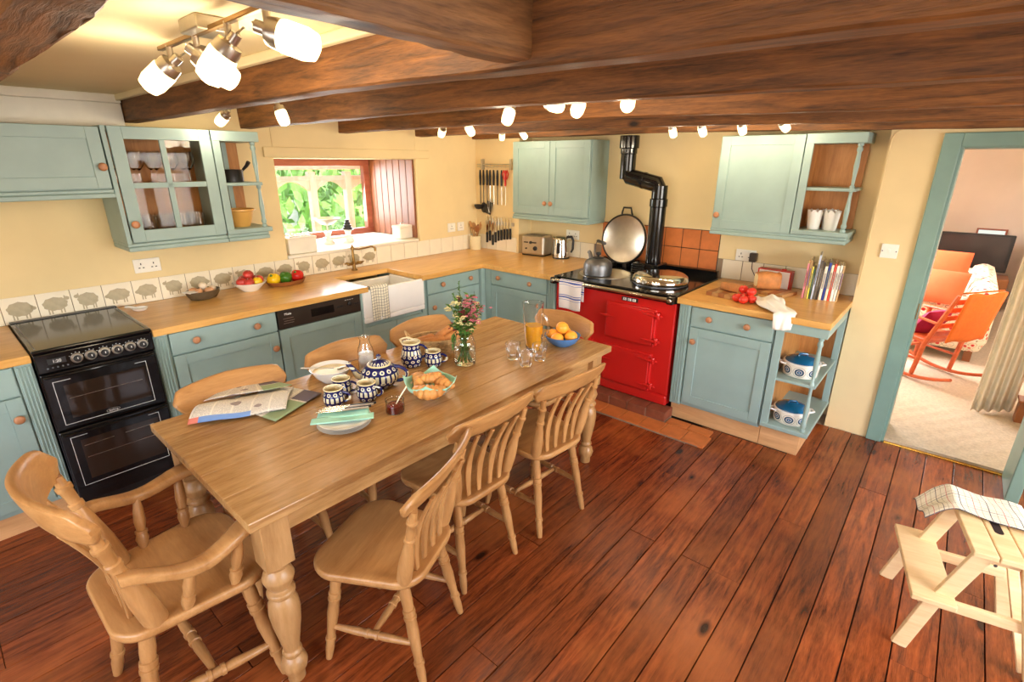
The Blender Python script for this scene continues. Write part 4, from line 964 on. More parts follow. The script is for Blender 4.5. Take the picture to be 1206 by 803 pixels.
for k in range(4):
    a0 = pc + dv * (-.105 + .01 * k) + nv * (.008 + .013 * k) + Vector((0, 0, .018)); a1 = a0 + dv * .10; a2 = a0 + dv * .205 + nv * .004
    g = G(); g.tube([a0, a0 + dv * .05, a1], [.005, .006, .006], 8, .45)
    kn = T('table_knife', f'silver table knife on the mint napkin, {ORD[k]} from the front plate edge', 'knife', a0, 0, 'knives on the napkin')
    G().tube([Vector(), a1 - a0], [.005, .0065], 8, .5, (0, 0, 1)).o('blade', 'chrome', kn, smooth=True); G().tube([a1 - a0, a2 - a0], [.006, .007], 8, .7, (0, 0, 1)).o('handle', 'blackp' if k % 2 else 'steel', kn, smooth=True)
# newspapers
def news(name, blue=False):
    t = NT(name); x, y, z = t.xyz(t.coord('UV'))
    ln = t.math('LESS_THAN', t.math('FRACT', t.math('MULTIPLY', y, 46)), .5); cl_ = t.math('GREATER_THAN', t.math('FRACT', t.math('MULTIPLY', x, 5)), .1)
    n = t.noise(t.mapping(t.coord('UV'), (90, 46, 1)), 1, 2); tx = t.math('MULTIPLY', t.math('MULTIPLY', ln, cl_), t.math('GREATER_THAN', n, .45))
    blk = t.math('GREATER_THAN', t.noise(t.mapping(t.coord('UV'), (5, 4, 1)), 1, 0), .66)
    col = t.mix(tx, S(234, 226, 210), S(176, 170, 160)); col = t.mix(blk, col, S(150, 136, 132))
    if blue:
        bb = t.math('MULTIPLY', t.math('LESS_THAN', y, .10), t.math('LESS_THAN', x, .62)); col = t.mix(bb, col, S(120, 156, 212)); rd = t.math('MULTIPLY', bb, t.math('LESS_THAN', x, .1)); col = t.mix(rd, col, S(226, 130, 110))
    else:
        gb = t.math('MULTIPLY', t.math('GREATER_THAN', x, .66), t.math('LESS_THAN', y, .62)); col = t.mix(gb, col, S(150, 170, 130))
        db = t.math('MULTIPLY', t.math('GREATER_THAN', x, .66), t.math('GREATER_THAN', y, .66)); col = t.mix(db, col, S(110, 100, 110))
    t.l(col, t.b.inputs['Base Color']); t.set(Roughness=.85); return t.m
def quad(P, zf): return lambda u, v: (Vector(P[0]).lerp(Vector(P[1]), u)).lerp(Vector(P[3]).lerp(Vector(P[2]), u), v) + Vector((0, 0, zf(u, v)))
q = [(1.70, -3.20, Z), (1.930, -3.141, Z), (1.831, -2.881, Z), (1.545, -2.975, Z)]
pa = T('newspaper', 'flat newspaper with green page lying under the folded one', 'newspaper', (0, 0, 0))
for k in range(4): G().grid(quad([(a_ + .006 * k, b_ - .003 * k, c_) for a_, b_, c_ in q], lambda u, v, k=k: .0025 + .0028 * k + .002 * math.sin(5 * u + 3 * v)), 12, 12).o('sheet', news('newsprint_page_%d' % k), pa, smooth=True, solid=.0012)
pa = T('newspaper', 'folded newspaper with a blue strip bulging up on top of the other', 'newspaper', (0, 0, 0))
nb_ = news('newsprint_front', True)
q = [(1.728, -3.400, Z), (1.890, -3.075, Z), (1.700, -2.945, Z), (1.580, -3.270, Z)]
G().grid(quad(q, lambda u, v: .016 + .036 * math.sin(PI * min(1, v * 1.15)) ** .8 * (1 - .35 * u) + .004 * math.sin(9 * u)), 24, 16).o('front_fold', nb_, pa, smooth=True, solid=.002, angle=180)
G().grid(quad([(a_ - .012, b_ + .004, c_) for a_, b_, c_ in q], lambda u, v: .012 + .02 * math.sin(PI * v)), 16, 10).o('inner_sheet', nb_, pa, smooth=True, solid=.002, angle=180)
q2 = [(1.60, -3.29, Z), (1.72, -2.96, Z), (1.585, -2.985, Z), (1.500, -3.16, Z)]
G().grid(quad(q2, lambda u, v: .04 - .012 * v + .003 * math.sin(6 * u)), 14, 8).o('back_fold', news('newsprint_back'), pa, smooth=True, solid=.002, angle=180)
# croissant bowl
t = T('croissant_bowl', 'white bowl lined with a mint napkin holding croissants', 'bowl', (2.225, -2.565, Z))
shell([(.045, 0), (.05, .005), (.080, .028), (.100, .048), (.104, .052)], .004, 36).o('bowl', 'porcelain', t, smooth=True, angle=60)
def fn(u, v):
    x, y = (u - .5) * .27, (v - .5) * .27; r_ = math.hypot(x, y); c_ = abs(u - .5) + abs(v - .5)
    z = .022 + .55 * max(0, r_ - .045) + .006 * math.sin(12 * u) * math.sin(10 * v); k = .98 if r_ < .1 else (.1 + .2 * (r_ - .1)) / r_ * 1.02
    return (x * k, y * k, z)
o = tag(G().grid(fn, 20, 20).o('napkin', 'napkin', smooth=True, solid=.002, angle=180), 'mint green napkin lining the croissant bowl, corners standing up', 'napkin'); o.location = (2.225, -2.565, Z); o.rotation_euler.z = ANG + PI / 4
def croissant(loc, rz, label, s=1, tilt=0):
    g = G(); n = 84; R = []
    for i in range(n + 1):
        u = i / n; a_ = -1.15 + 2.3 * u; env = math.sin(PI * (.06 + .88 * u)) ** .8; seg_ = (u * 7) % 1; r_ = .033 * env * (.74 + .32 * math.sin(PI * (.12 + .88 * seg_)) ** .5) * s
        c_ = Vector((.062 * math.sin(a_) * s, -.062 * math.cos(a_) * s + .045, .03 * s)); d = Vector((math.cos(a_), math.sin(a_), 0)); w_ = Vector((-d.y, d.x, 0))
        R.append([g.bm.verts.new(c_ + w_ * r_ * math.cos(q_) + Vector((0, 0, r_ * .85 * math.sin(q_)))) for q_ in [2 * PI * j / 12 for j in range(12)]])
    for A, B in zip(R, R[1:]):
        for j in range(12): g.bm.faces.new((A[j], A[(j + 1) % 12], B[(j + 1) % 12], B[j]))
    g.bm.faces.new(R[0][::-1]); g.bm.faces.new(R[-1]); o = g.o('croissant', 'croissant', smooth=True, angle=50); o.location = loc; o.rotation_euler = (tilt, 0, rz)
    return tag(o, label, 'croissant', 'croissants in the bowl')
croissant((2.265, -2.605, Z + .028), ANG, 'golden croissant at the front of the napkin lined bowl', 1.15, .15)
croissant((2.155, -2.580, Z + .034), ANG + 1.9, 'golden croissant leaning at the left of the napkin lined bowl', 1.0, -.2)
croissant((2.270, -2.510, Z + .034), ANG - 1.0, 'golden croissant at the right of the napkin lined bowl', 1.0, .1)
croissant((2.205, -2.545, Z + .058), ANG + .5, 'golden croissant on top at the back of the bowl', .85, .2)
# bread basket
t = T('bread_basket', 'oval wicker basket holding sliced bread and baguette pieces', 'basket', (1.790, -2.155, Z), ANG + .1)
g = G(); n = 40
for k in range(7):
    z = .012 + .0115 * k; f = .82 + .028 * k
    g.tube([(.145 * f * math.cos(a_), .095 * f * math.sin(a_), z + .003 * math.sin(a_ * 20 + k * PI)) for a_ in [2 * PI * i / n for i in range(n + 1)]], .0066, 6)
g.o('woven_wall', 'wicker', t, smooth=True); G().prism([(.125 * math.cos(2 * PI * i / 30), .082 * math.sin(2 * PI * i / 30)) for i in range(30)], 0, .01).o('base', 'wicker', t)
for s in (-1, 1): G().tube([(s * .140, -.03, .075), (s * .158, -.02, .105), (s * .165, 0, .118), (s * .158, .02, .105), (s * .140, .03, .075)], .005, 8).o('handle', 'wicker', t, smooth=True)
def loaf(loc, L, r_, rot, label, mat='bread'):
    g = G(); g.turned((-L / 2, 0, 0), (L / 2, 0, 0), [(0, r_ * .8), (.06, r_ * .95), (.3, r_), (.33, r_ * .92), (.36, r_), (.6, r_), (.63, r_ * .92), (.66, r_), (.93, r_ * .9), (1, r_ * .55)], 14)
    o = g.o('bread_piece', mat, None, smooth=True, angle=60)
    e = G().lathe([(.001, 0), (r_ * .74, 0), (r_ * .74, .002), (.001, .002)], 14, TR(-L / 2 - .0015, 0, 0) @ RY(90), cap=False).o('crumb', 'crumb', o)
    o.location = loc; o.rotation_euler = rot; return tag(o, label, 'bread', 'bread in the basket')
loaf((1.745, -2.215, Z + .062), .15, .026, (0, -.15, ANG + .6), 'baguette piece at the left side of the wicker basket')
loaf((1.800, -2.195, Z + .065), .16, .025, (0, -.1, ANG + .25), 'baguette piece lying across the front of the wicker basket')
loaf((1.800, -2.115, Z + .085), .15, .026, (0, -.5, ANG + .5), 'baguette piece sticking up at the back of the wicker basket')
loaf((1.850, -2.110, Z + .075), .15, .026, (0, -.4, ANG + .35), 'baguette piece at the right side of the basket beside the flowers')
# flowers in a jar
t = T('flower_jar', 'clear glass jar of water used as a vase', 'jar', (2.055, -2.185, Z))
shell([(.050, 0), (.056, .004), (.058, .02), (.058, .115), (.050, .140), (.043, .150), (.043, .172), (.046, .174)], .003, 32).o('glass_body', 'glass', t, smooth=True, angle=60)
G().lathe([(.002, .005), (.052, .005), (.0545, .012), (.0545, .085), (.002, .0855)], 32, cap=False).o('water', 'water', t, smooth=True, angle=50)
t = T('flower_bunch', 'bunch of pink and cream garden flowers with green leaves in the glass jar', 'flowers', (2.055, -2.185, Z + .008))
rnd = random.Random(5); stems = G(); leaves = G(); blos = {'pink': G(), 'creamp': G(), 'maroon': G()}
def leaf(g, p, d, L, w):
    d = d.normalized(); s = d.cross(Vector((rnd.uniform(-.3, .3), rnd.uniform(-.3, .3), 1))).normalized()
    up = s.cross(d); V = [g.bm.verts.new(q_) for q_ in (p, p + d * L * .5 + s * w + up * .003, p + d * L - up * .006, p + d * L * .5 - s * w + up * .003)]
    g.bm.faces.new(V)
for k in range(30):
    a_ = rnd.uniform(0, 2 * PI); b0 = Vector((math.cos(a_ + 2.5) * .028, math.sin(a_ + 2.5) * .028, .01)); nk = Vector((math.cos(a_) * .024, math.sin(a_) * .024, .165))
    sp = rnd.uniform(.02, .095); h_ = rnd.uniform(.24, .38) - sp * .6; lean = RT * .015
    tp_ = Vector((math.cos(a_) * sp, math.sin(a_) * sp, h_)) + lean
    stems.tube([b0, nk, nk.lerp(tp_, .6) + Vector((0, 0, .012)), tp_], [.0022, .0022, .0018, .0012], 5)
    for q_ in range(12):
        u = rnd.uniform(.05, 1); p = nk.lerp(tp_, u); leaf(leaves, p, Vector((rnd.uniform(-1, 1), rnd.uniform(-1, 1), rnd.uniform(-.1, .9))), rnd.uniform(.022, .045), rnd.uniform(.006, .011))
    for q_ in range(3):
        p = b0.lerp(nk, rnd.uniform(.3, .9)); leaf(leaves, p, Vector((rnd.uniform(-1, 1), rnd.uniform(-1, 1), .8)), .03, .007)
    c_ = 'creamp' if (tp_.dot(RT) < .0 and k % 3) or k % 7 == 0 else ('pink' if k % 3 else 'maroon')
    for q_ in range(9):
        cc = tp_ + Vector((rnd.gauss(0, .013), rnd.gauss(0, .013), rnd.uniform(-.035, .008))); r0 = rnd.uniform(.006, .011)
        for m_ in range(5):
            an = 2 * PI * m_ / 5 + q_; d = Vector((math.cos(an), math.sin(an), .45)); leaf(blos[c_], cc, d, r0 * 1.5, r0 * .6)
for s_ in range(2):   # tall spires
    p0 = Vector((.0, .0, .16)); p1 = -RT * (.02 + .03 * s_) + Vector((0, 0, .43 - .06 * s_)); stems.tube([p0, p1], [.002, .001], 5)
    for q_ in range(26): leaf(leaves, p0.lerp(p1, .45 + .55 * q_ / 26), Vector((rnd.uniform(-1, 1), rnd.uniform(-1, 1), .6)), .018, .005)
for q_ in range(5): leaf(leaves, Vector((0, 0, .17)) - RT * .045 + Vector((0, 0, -.012 * q_)), -RT * .4 + Vector((rnd.uniform(-.3, .3), rnd.uniform(-.3, .3), -1)), .06, .013)
stuff(stems.o('stems', 'stalk', t, smooth=True)); stuff(leaves.o('leaves', 'leaf', t))
for k_, n_ in (('pink', 'pink_blossoms'), ('creamp', 'cream_blossoms'), ('maroon', 'dark_blossoms')): stuff(blos[k_].o(n_, k_, t))
# tumblers, juice, oranges
def tumbler(loc, label):
    t = T('tumbler', label, 'glass', loc, 0, 'cut glass tumblers'); g = G()
    R = []
    for r_, z, fl_ in ((.028, 0, 0), (.031, .006, .0), (.033, .012, .004), (.036, .05, .004), (.040, .068, 0), (.0415, .09, 0), (.039, .09, 0), (.037, .06, 0), (.031, .016, 0), (.002, .012, 0)):
        R.append([g.bm.verts.new(((r_ - fl_ * (i % 2)) * math.cos(2 * PI * i / 24), (r_ - fl_ * (i % 2)) * math.sin(2 * PI * i / 24), z)) for i in range(24)])
    for A, B in zip(R, R[1:]):
        for j in range(24): g.bm.faces.new((A[j], A[(j + 1) % 24], B[(j + 1) % 24], B[j]))
    g.bm.faces.new(R[0][::-1]); g.bm.faces.new(R[-1]); g.o('glass_body', 'glass', t, smooth=True, angle=25); return t
tumbler((2.200, -1.965, Z), 'empty cut glass tumbler, leftmost of the three'); tumbler((2.315, -1.995, Z), 'empty cut glass tumbler, nearest of the three'); tumbler((2.320, -1.885, Z), 'empty cut glass tumbler in front of the juice jug')
t = T('juice_jug', 'tall glass jug half full of orange juice', 'jug', (2.160, -1.735, Z))
JP = [(.044, 0), (.048, .005), (.049, .02), (.052, .24), (.054, .262)]
g = shell(JP, .003, 32)
for v in g.bm.verts:
    if v.co.z > .23 and v.co.x * -RT.x + v.co.y * -RT.y > .04: v.co -= RT * .014
g.o('glass_body', 'glass', t, smooth=True, angle=60)
G().lathe([(.002, .006), (.044, .006), (.0455, .012), (.0478, .130), (.002, .1305)], 32, cap=False).o('juice', 'juice', t, smooth=True, angle=50)
loop_handle(G(), .046, ANG - .5, (.06, .20), .045, .006).o('handle', 'glass', t, smooth=True)
t = T('fruit_bowl', 'blue glazed bowl of oranges at the far end of the table', 'bowl', (2.270, -1.605, Z))
shell([(.05, 0), (.056, .005), (.085, .025), (.100, .050), (.104, .062)], .005, 36).o('bowl', 'blueglaze', t, smooth=True, angle=60)
def fruit(name, loc, r_, mat, label, cat, group, dent=.12, stalk=None, sz=.94):
    g = G(); g.lathe([(r_ * .05, -r_ * (sz - dent))] + [(r_ * math.sin(PI * k / 12), -r_ * sz * math.cos(PI * k / 12)) for k in range(1, 12)] + [(r_ * .05, r_ * (sz - dent))], 20)
    o = g.o(name, mat, smooth=True, angle=180); o.location = loc; tag(o, label, cat, group); o.rotation_euler = (random.uniform(-.4, .4), random.uniform(-.4, .4), random.uniform(0, 6))
    if stalk: G().tube([(0, 0, r_ * (sz - dent) - .004), (.002, 0, r_ * sz + .006)], .0018, 6).o('stalk', stalk, o)
    return o
for k, (dx, dy, dz, lb) in enumerate(((-.05, -.028, .056, 'leftmost orange in the blue bowl, half behind the jug'), (.005, -.058, .052, 'front orange in the blue bowl'), (.055, .006, .060, 'rightmost orange in the blue bowl'), (-.012, .040, .064, 'rear orange in the blue bowl'), (-.0, -.005, .105, 'topmost orange resting on the others in the blue bowl'))):
    fruit('orange', (2.270 + dx, -1.605 + dy, Z + dz), .037, 'orange', lb, 'orange', 'oranges in the blue bowl', .03)
#@@COUNTER
t = T('egg_dish', 'oval dark pottery dish of eggs on the left worktop', 'dish', (.17, -2.765, .910), .3)
g = shell([(.06, 0), (.075, .006), (.092, .035), (.096, .058)], .005, 32)
for v in g.bm.verts: v.co.y *= 1.15; v.co.x *= .85
g.o('dish', 'darkbowl', t, smooth=True, angle=60)
G().box(-.045, .03, -.11, -.03, .056, .060).o('paper_lining', 'porcelain', t)
for k, (dx, dy, dz, m_) in enumerate(((-.03, -.045, .045, 'egg'), (.02, -.03, .045, 'egg'), (-.02, .015, .05, 'eggw'), (.03, .03, .045, 'egg'), (-.015, .065, .045, 'eggw'), (.0, .005, .078, 'eggw'))):
    o = G().ball((0, 0, 0), .024, 2, .95, 1.25, .95).o('egg', m_, smooth=True, angle=180); o.location = (.17 + dx, -2.765 + dy, .910 + dz + .008); o.rotation_euler.z = k
    tag(o, f'{"pale" if m_ == "eggw" else "brown"} egg in the dark oval dish, {ORD[k]} counted from the cooker side' if k < 5 else 'pale egg lying on top of the others in the dark dish', 'egg', 'eggs in the dish')
t = T('apple_bowl', 'white bowl of red apples on the left worktop', 'bowl', (.18, -2.465, .910))
shell([(.05, 0), (.055, .005), (.085, .034), (.108, .058), (.112, .064)], .004, 36).o('bowl', 'porcelain', t, smooth=True, angle=60)
for k, (dx, dy, dz, m_, lb) in enumerate(((.02, -.072, .052, 'apple', 'red apple nearest the egg dish in the white bowl'), (.066, -.03, .050, 'apple', 'red apple at the front left of the white bowl'), (.062, .04, .048, 'pepy', 'yellow apple at the front of the white bowl'), (.01, .075, .052, 'apple', 'red apple nearest the peppers in the white bowl'), (-.05, -.03, .054, 'apple', 'red apple at the back left of the white bowl'), (-.05, .045, .054, 'apple', 'red apple at the back right of the white bowl'), (.0, .0, .095, 'apple', 'red apple on top of the pile in the white bowl'))):
    fruit('apple', (.18 + dx * .80, -2.465 + dy * .80, .928 + dz), .036, m_, lb, 'apple', 'apples in the white bowl', .2, 'bark', .88)
t = T('pepper_dish', 'shallow brown dish of three peppers on the left worktop', 'dish', (.17, -2.20, .910))
g = shell([(.10, 0), (.11, .005), (.125, .03), (.128, .034)], .005, 36)
for v in g.bm.verts: v.co.x *= .8; v.co.y *= 1.15
g.o('dish', 'terrabowl', t, smooth=True, angle=60)
for m_, dy, lb in (('pepy', -.09, 'yellow pepper in the brown dish'), ('pepg', 0, 'green pepper in the brown dish'), ('pepr', .09, 'red pepper in the brown dish')):
    g = G(); R = []
    for i in range(13):
        a_ = PI * i / 12; r0 = .045 * max(.12, math.sin(a_) ** .7); z = -.044 * math.cos(a_)
        R.append([g.bm.verts.new((r0 * (1 + .09 * math.cos(4 * q_)) * math.cos(q_), r0 * (1 + .09 * math.cos(4 * q_)) * math.sin(q_), z)) for q_ in [2 * PI * j / 24 for j in range(24)]])
    for A, B in zip(R, R[1:]):
        for j in range(24): g.bm.faces.new((A[j], A[(j + 1) % 24], B[(j + 1) % 24], B[j]))
    g.bm.faces.new(R[0][::-1]); g.bm.faces.new(R[-1]); o = g.o('pepper', m_, smooth=True, angle=180); o.location = (.17, -2.20 + dy, .910 + .048); o.rotation_euler = (.5, .5, 0)
    tag(o, lb, 'pepper', 'peppers in the brown dish'); G().tube([(0, 0, .038), (0, 0, .05), (.008, 0, .062)], [.012, .006, .005], 8).o('stalk', 'stalk', o, smooth=True)
t = T('spoon_rest', 'white ceramic ladle shaped spoon rest beside the cooker', 'spoon rest', (.20, -3.135, .910), .5)
g = shell([(.025, 0), (.035, .005), (.042, .018)], .004, 24).o('cup', 'porcelain', t, smooth=True, angle=60)
G().tube([(-.03, 0, .014), (-.07, 0, .018), (-.10, 0, .016)], [.012, .014, .016], 8, .5, (0, 0, 1)).o('handle', 'porcelain', t, smooth=True)
# corner: crock of wooden spoons, utensil rail, knives
t = T('utensil_crock', 'cream stoneware crock in the corner of the worktop', 'crock', (.085, -.115, .910))
shell([(.055, 0), (.058, .004), (.058, .13), (.060, .14)], .006, 28).o('crock', 'cream', t, smooth=True, angle=50)
rnd = random.Random(3)
for k in range(6):
    a_ = -.6 + k * .75; dx, dy = math.cos(a_), math.sin(a_); top = Vector((.085 + dx * .075 + .01, -.115 + dy * .05 - .01, .910 + .25 + .02 * (k % 3))); bot = Vector((.085 - dx * .02, -.115 - dy * .02, .918))
    nm = ('wooden_spoon', 'wooden_spatula')[k % 2]; d = top - bot
    o = T(nm, f'{"wooden spoon" if k % 2 == 0 else "wooden spatula"} standing in the cream crock, {ORD[k]} from the front round the rim', 'spoon' if k % 2 == 0 else 'spatula', bot, 0, 'wooden tools in the crock')
    G().tube([Vector(), d * .72], .0055, 8).o('shaft', 'oakx', o, smooth=True)
    q_ = d.to_track_quat('Z', 'Y').to_matrix().to_4x4(); q_.translation = d * .86
    G().ball((0, 0, 0), .03, 2, .85, .3, 1.35, q_).o('head', 'oakx' if k % 3 else 'terrabowl', o, smooth=True, angle=180)
t = T('utensil_rail', 'steel hanging rail high on the corner wall for kitchen tools', 'rail', (.285, 0, 1.75))
G().tube([(-.235, -.03, 0), (.235, -.03, 0)], .006, 8).o('rod', 'steel', t, smooth=True); G().tube([(-.235, -.03, -.02), (.235, -.03, -.02)], .004, 8).o('rod', 'steel', t, smooth=True)
for x in (-.17, .21): G().box(x - .012, x + .012, -.036, -.001, -.05, .05).o('bracket', 'steel', t, bevel=.003)
def utensil(x, kind, k):
    nm = {'ladle': 'black ladle', 'slice': 'black fish slice', 'whisk': 'wire whisk', 'tongs': 'black slotted spoon', 'scissors': 'pair of red handled scissors', 'masher': 'black potato masher', 'skewer': 'thin steel skewer'}[kind]
    o = T({'tongs': 'slotted_spoon', 'slice': 'fish_slice'}.get(kind, kind), f'{nm} hanging from the corner rail, {ORD[k]} tool from the left', 'utensil', (x, -.032, 1.735), 0, 'tools on the rail'); o.scale = (1.25, 1.0, 1.22)
    G().tube([(0, 0, .012), (.006, 0, .016), (.008, 0, .006), (.004, 0, -.004), (0, -.002, -.015)], .0018, 6).o('hook', 'steel', o)
    hm = 'redtrim' if kind == 'scissors' else 'blackp'
    G().tube([(0, 0, -.03), (0, 0, -.08), (0, 0, -.15)], [.008, .014, .011], 8, .6).o('handle', hm, o, smooth=True)
    L = -.30
    G().tube([(0, 0, -.15), (0, 0, L)], .004, 6).o('shaft', 'steel' if kind in ('whisk', 'skewer', 'scissors') else 'blackp', o)
    if kind == 'ladle': shell([(.004, -.035), (.025, -.030), (.038, -.012), (.042, .004)], .003, 20).o('cup', 'blackp', o, smooth=True, loc=(0, -.03, L - .01))
    elif kind == 'slice': G().box(-.032, .032, -.004, .002, L - .095, L + .01, RY(16)).o('blade', 'blackp', o, bevel=.003)
    elif kind == 'tongs': G().ball((0, 0, L - .03), .034, 2, 1, .25, 1.3).o('head', 'blackp', o, smooth=True)
    elif kind == 'whisk':
        g = G()
        for q_ in range(4):
            a_ = PI * q_ / 4; g.tube([(.026 * math.sin(PI * u) ** .8 * math.cos(a_) * s_, .016 * math.sin(PI * u) * math.sin(a_) * s_, L + .05 - .13 * u) for s_ in (1,) for u in [w_ / 8 for w_ in range(9)]], .0013, 5)
            g.tube([(-.026 * math.sin(PI * u) ** .8 * math.cos(a_), -.016 * math.sin(PI * u) * math.sin(a_), L + .05 - .13 * u) for u in [w_ / 8 for w_ in range(9)]], .0013, 5)
        g.o('wires', 'steel', o, smooth=True)
    elif kind == 'scissors': G().tube([(-.018, 0, -.03), (-.03, 0, -.06), (-.016, 0, -.10), (-.004, 0, -.075), (-.018, 0, -.03)], .005, 6).tube([(.018, 0, -.03), (.03, 0, -.06), (.016, 0, -.10), (.004, 0, -.075), (.018, 0, -.03)], .005, 6).o('grips', 'redtrim', o, smooth=True)
    elif kind == 'masher': G().tube([(-.035, 0, L), (-.03, 0, L - .03), (-.015, 0, L), (0, 0, L - .03), (.015, 0, L), (.03, 0, L - .03), (.035, 0, L)], .003, 6).o('wave', 'blackp', o, smooth=True)
for k, (x, kd) in enumerate(((.09, 'ladle'), (.135, 'tongs'), (.185, 'masher'), (.225, 'whisk'), (.275, 'skewer'), (.325, 'slice'), (.38, 'skewer'), (.43, 'scissors'))): utensil(x, kd, k)
t = T('knife_strip', 'magnetic knife strip low on the corner wall', 'knife rack', (.33, -.001, 1.185)); G().box(-.19, .19, -.014, 0, -.018, .018).o('bar', 'steel', t, bevel=.003)
for k in range(9):
    x = .165 + .040 * k; L = (.26, .22, .30, .24, .20, .18, .16, .15, .14)[k]; o = T('kitchen_knife', f'black handled kitchen knife on the wall strip, {ORD[k]} from the left', 'knife', (x, -.016, 1.215), 0, 'knives on the wall strip')
    G().prism([(-.012, -L * .5), (.012, -L * .5), (.012, 0), (-.004, .04), (-.012, .02)], 0, .0018, RX(90)).o('blade', 'chrome', o); G().box(-.010, .010, -.014, .004, -L * .5 - .105, -L * .5).o('handle', 'blackp', o, bevel=.004)
# toaster and kettle
t = T('toaster', 'brushed steel two slot toaster on the back worktop', 'toaster', (.775, .045, .910), math.radians(8))
G().box(-.125, .125, -.085, .085, .008, .195).o('body', 'steel', t, bevel=.018); G().box(-.12, .12, -.08, .08, 0, .02).o('base', 'blackp', t, bevel=.004)
for y in (-.03, .03): G().box(-.10, .10, y - .012, y + .012, .190, .1965).o('slot', 'blackp', t)
for x in (-.07, .02): G().box(x - .022, x + .022, -.099, -.083, .125, .135).o('lever', 'blackp', t, bevel=.003)
for x, z, r_ in ((-.02, .13, .014), (.03, .075, .022), (-.07, .07, .008)): G().lathe([(r_, 0), (r_ * .9, .012), (r_ * .6, .014)], 16, TR(x, -.085, z) @ RX(90)).o('dial', 'blackp', t, smooth=True)
t = T('electric_kettle', 'polished steel electric kettle with black handle beside the toaster', 'kettle', (1.055, .06, .910), math.radians(15))
G().lathe([(.075, 0), (.078, .006), (.076, .02), (.066, .17), (.060, .195), (.045, .205), (.01, .208)], 28).o('body', 'chrome', t, smooth=True, angle=50)
G().lathe([(.08, -.001), (.08, .012)], 28).o('base', 'blackp', t); G().tube([(.055, 0, .20), (.10, 0, .205), (.118, 0, .17), (.115, 0, .09), (.10, 0, .06)], [.012, .013, .012, .011, .009], 10).o('handle', 'blackp', t, smooth=True)
G().box(-.018, .018, -.078, -.066, .05, .15).o('water_window', 'blackp', t, bevel=.004); G().tube([(-.05, 0, .165), (-.085, 0, .19)], [.02, .012], 10).o('spout', 'chrome', t, smooth=True)
# right worktop
def board(name, label, loc, rz, sx, sy, h): 
    t = T(name, label, 'chopping board', loc, rz); n = 6; w = sx / n; m_ = None
    for k in range(n): 
        o = G().box(-sx / 2 + w * k + .0003, -sx / 2 + w * (k + 1) - .0003, -sy / 2, sy / 2, 0, h).o('block', ('terrabowl', 'oakx')[k % 2], t, bevel=.003)
    return t
board('chopping_board', 'thick chopping board of light and dark blocks, left of the tomatoes', (2.795, -.36, .910), math.radians(-8), .26, .22, .028)
board('chopping_board', 'second block board under the cut loaf', (2.955, -.085, .910), math.radians(-14), .30, .20, .022)
def oblong(name, L, w, h, mat, loc, rz, label, cut=True):
    g = G(); n = 12; R = []
    for i in range(n + 1):
        u = i / n; k = .8 + .2 * math.sin(PI * (.12 + .88 * u)) if u < 1 else .96
        R.append([g.bm.verts.new((-L / 2 + L * u, w / 2 * k * math.copysign(abs(math.cos(q_)) ** .6, math.cos(q_)), h / 2 + h / 2 * (k if math.sin(q_) > 0 else 1) * math.copysign(abs(math.sin(q_)) ** .6, math.sin(q_)))) for q_ in [2 * PI * j / 18 for j in range(18)]])
    for A, B in zip(R, R[1:]):
        for j in range(18): g.bm.faces.new((A[j], A[(j + 1) % 18], B[(j + 1) % 18], B[j]))
    g.bm.faces.new(R[0][::-1]); g.bm.faces.new(R[-1]); o = g.o(name, mat, smooth=True, angle=50); o.location = loc; o.rotation_euler.z = rz
    if cut:
        P = [(w / 2 * .72 * math.copysign(abs(math.cos(q_)) ** .6, math.cos(q_)), h / 2 + h / 2 * .72 * math.copysign(abs(math.sin(q_)) ** .6, math.sin(q_))) for q_ in [2 * PI * j / 18 for j in range(18)]]
        G().prism(P, -.002, .0005, TR(-L / 2, 0, 0) @ Matrix(((0, 0, 1, 0), (1, 0, 0, 0), (0, 1, 0, 0), (0, 0, 0, 1)))).o('cut_face', 'crumb', o)
    return tag(o, label, 'bread')
oblong('loaf', .15, .12, .12, 'bread', (2.935, -.08, .9325), math.radians(30), 'cut tin loaf standing beside the red and white radio')
oblong('bread_roll', .14, .07, .055, 'bread', (2.785, -.345, .9385), math.radians(-15), 'small crusty loaf on the thick chopping board', False)
TOM = ((2.872, -.497, .028, 'left front tomato on the worktop'), (2.922, -.525, .028, 'front tomato of the bunch on the worktop'), (2.958, -.475, .028, 'right tomato of the bunch touching the white towel'), (2.900, -.440, .028, 'tomato at the back of the bunch beside the board'), (2.945, -.455, .070, 'upper right tomato stacked on the bunch'), (2.885, -.425, .072, 'topmost left tomato stacked on the bunch'))
for x, y, dz, lb in TOM:
    o = fruit('tomato', (x, y, .910 + dz), .030, 'tomato', lb, 'tomato', 'tomatoes on the vine', .1, 'stalk', .9)
def fn(u, v):
    L = u * .47; wv = (v - .5) * (.20 - .09 * u); c_ = Vector((2.995, -.345, .916)); d = Vector((.46, -.70, 0)).normalized(); s = Vector((-d.y, d.x, 0)); edge = .372
    n1 = math.sin(9.3 * v + 4.1 * u + 1.0) * math.cos(3.7 * v - 6 * u); n2 = math.sin(15 * u + 5 * v) * math.sin(7 * v)
    env = math.sin(PI * min(1, max(0, v))) ** .6
    h = .012 + env * (.030 + .018 * n1 + .010 * n2)
    if L < edge: p = c_ + d * L + s * (wv + .012 * math.sin(11 * u)); p.z += h * (1 - .55 * (L / edge) ** 3) * min(1, .25 + 6 * u)
    else:
        q = L - edge; p = c_ + d * (edge + .008) + s * wv * (1 - .8 * q); p.z += .012 - q; p.y -= .004 + h * .45 * min(1, q * 18)
    if L < edge: p.y = max(p.y, -.656)
    return p
tag(G().grid(fn, 30, 30).o('tea_towel', 'whitecloth', smooth=True, solid=.004, angle=180), 'crumpled white tea towel hanging over the right worktop edge', 'tea towel')
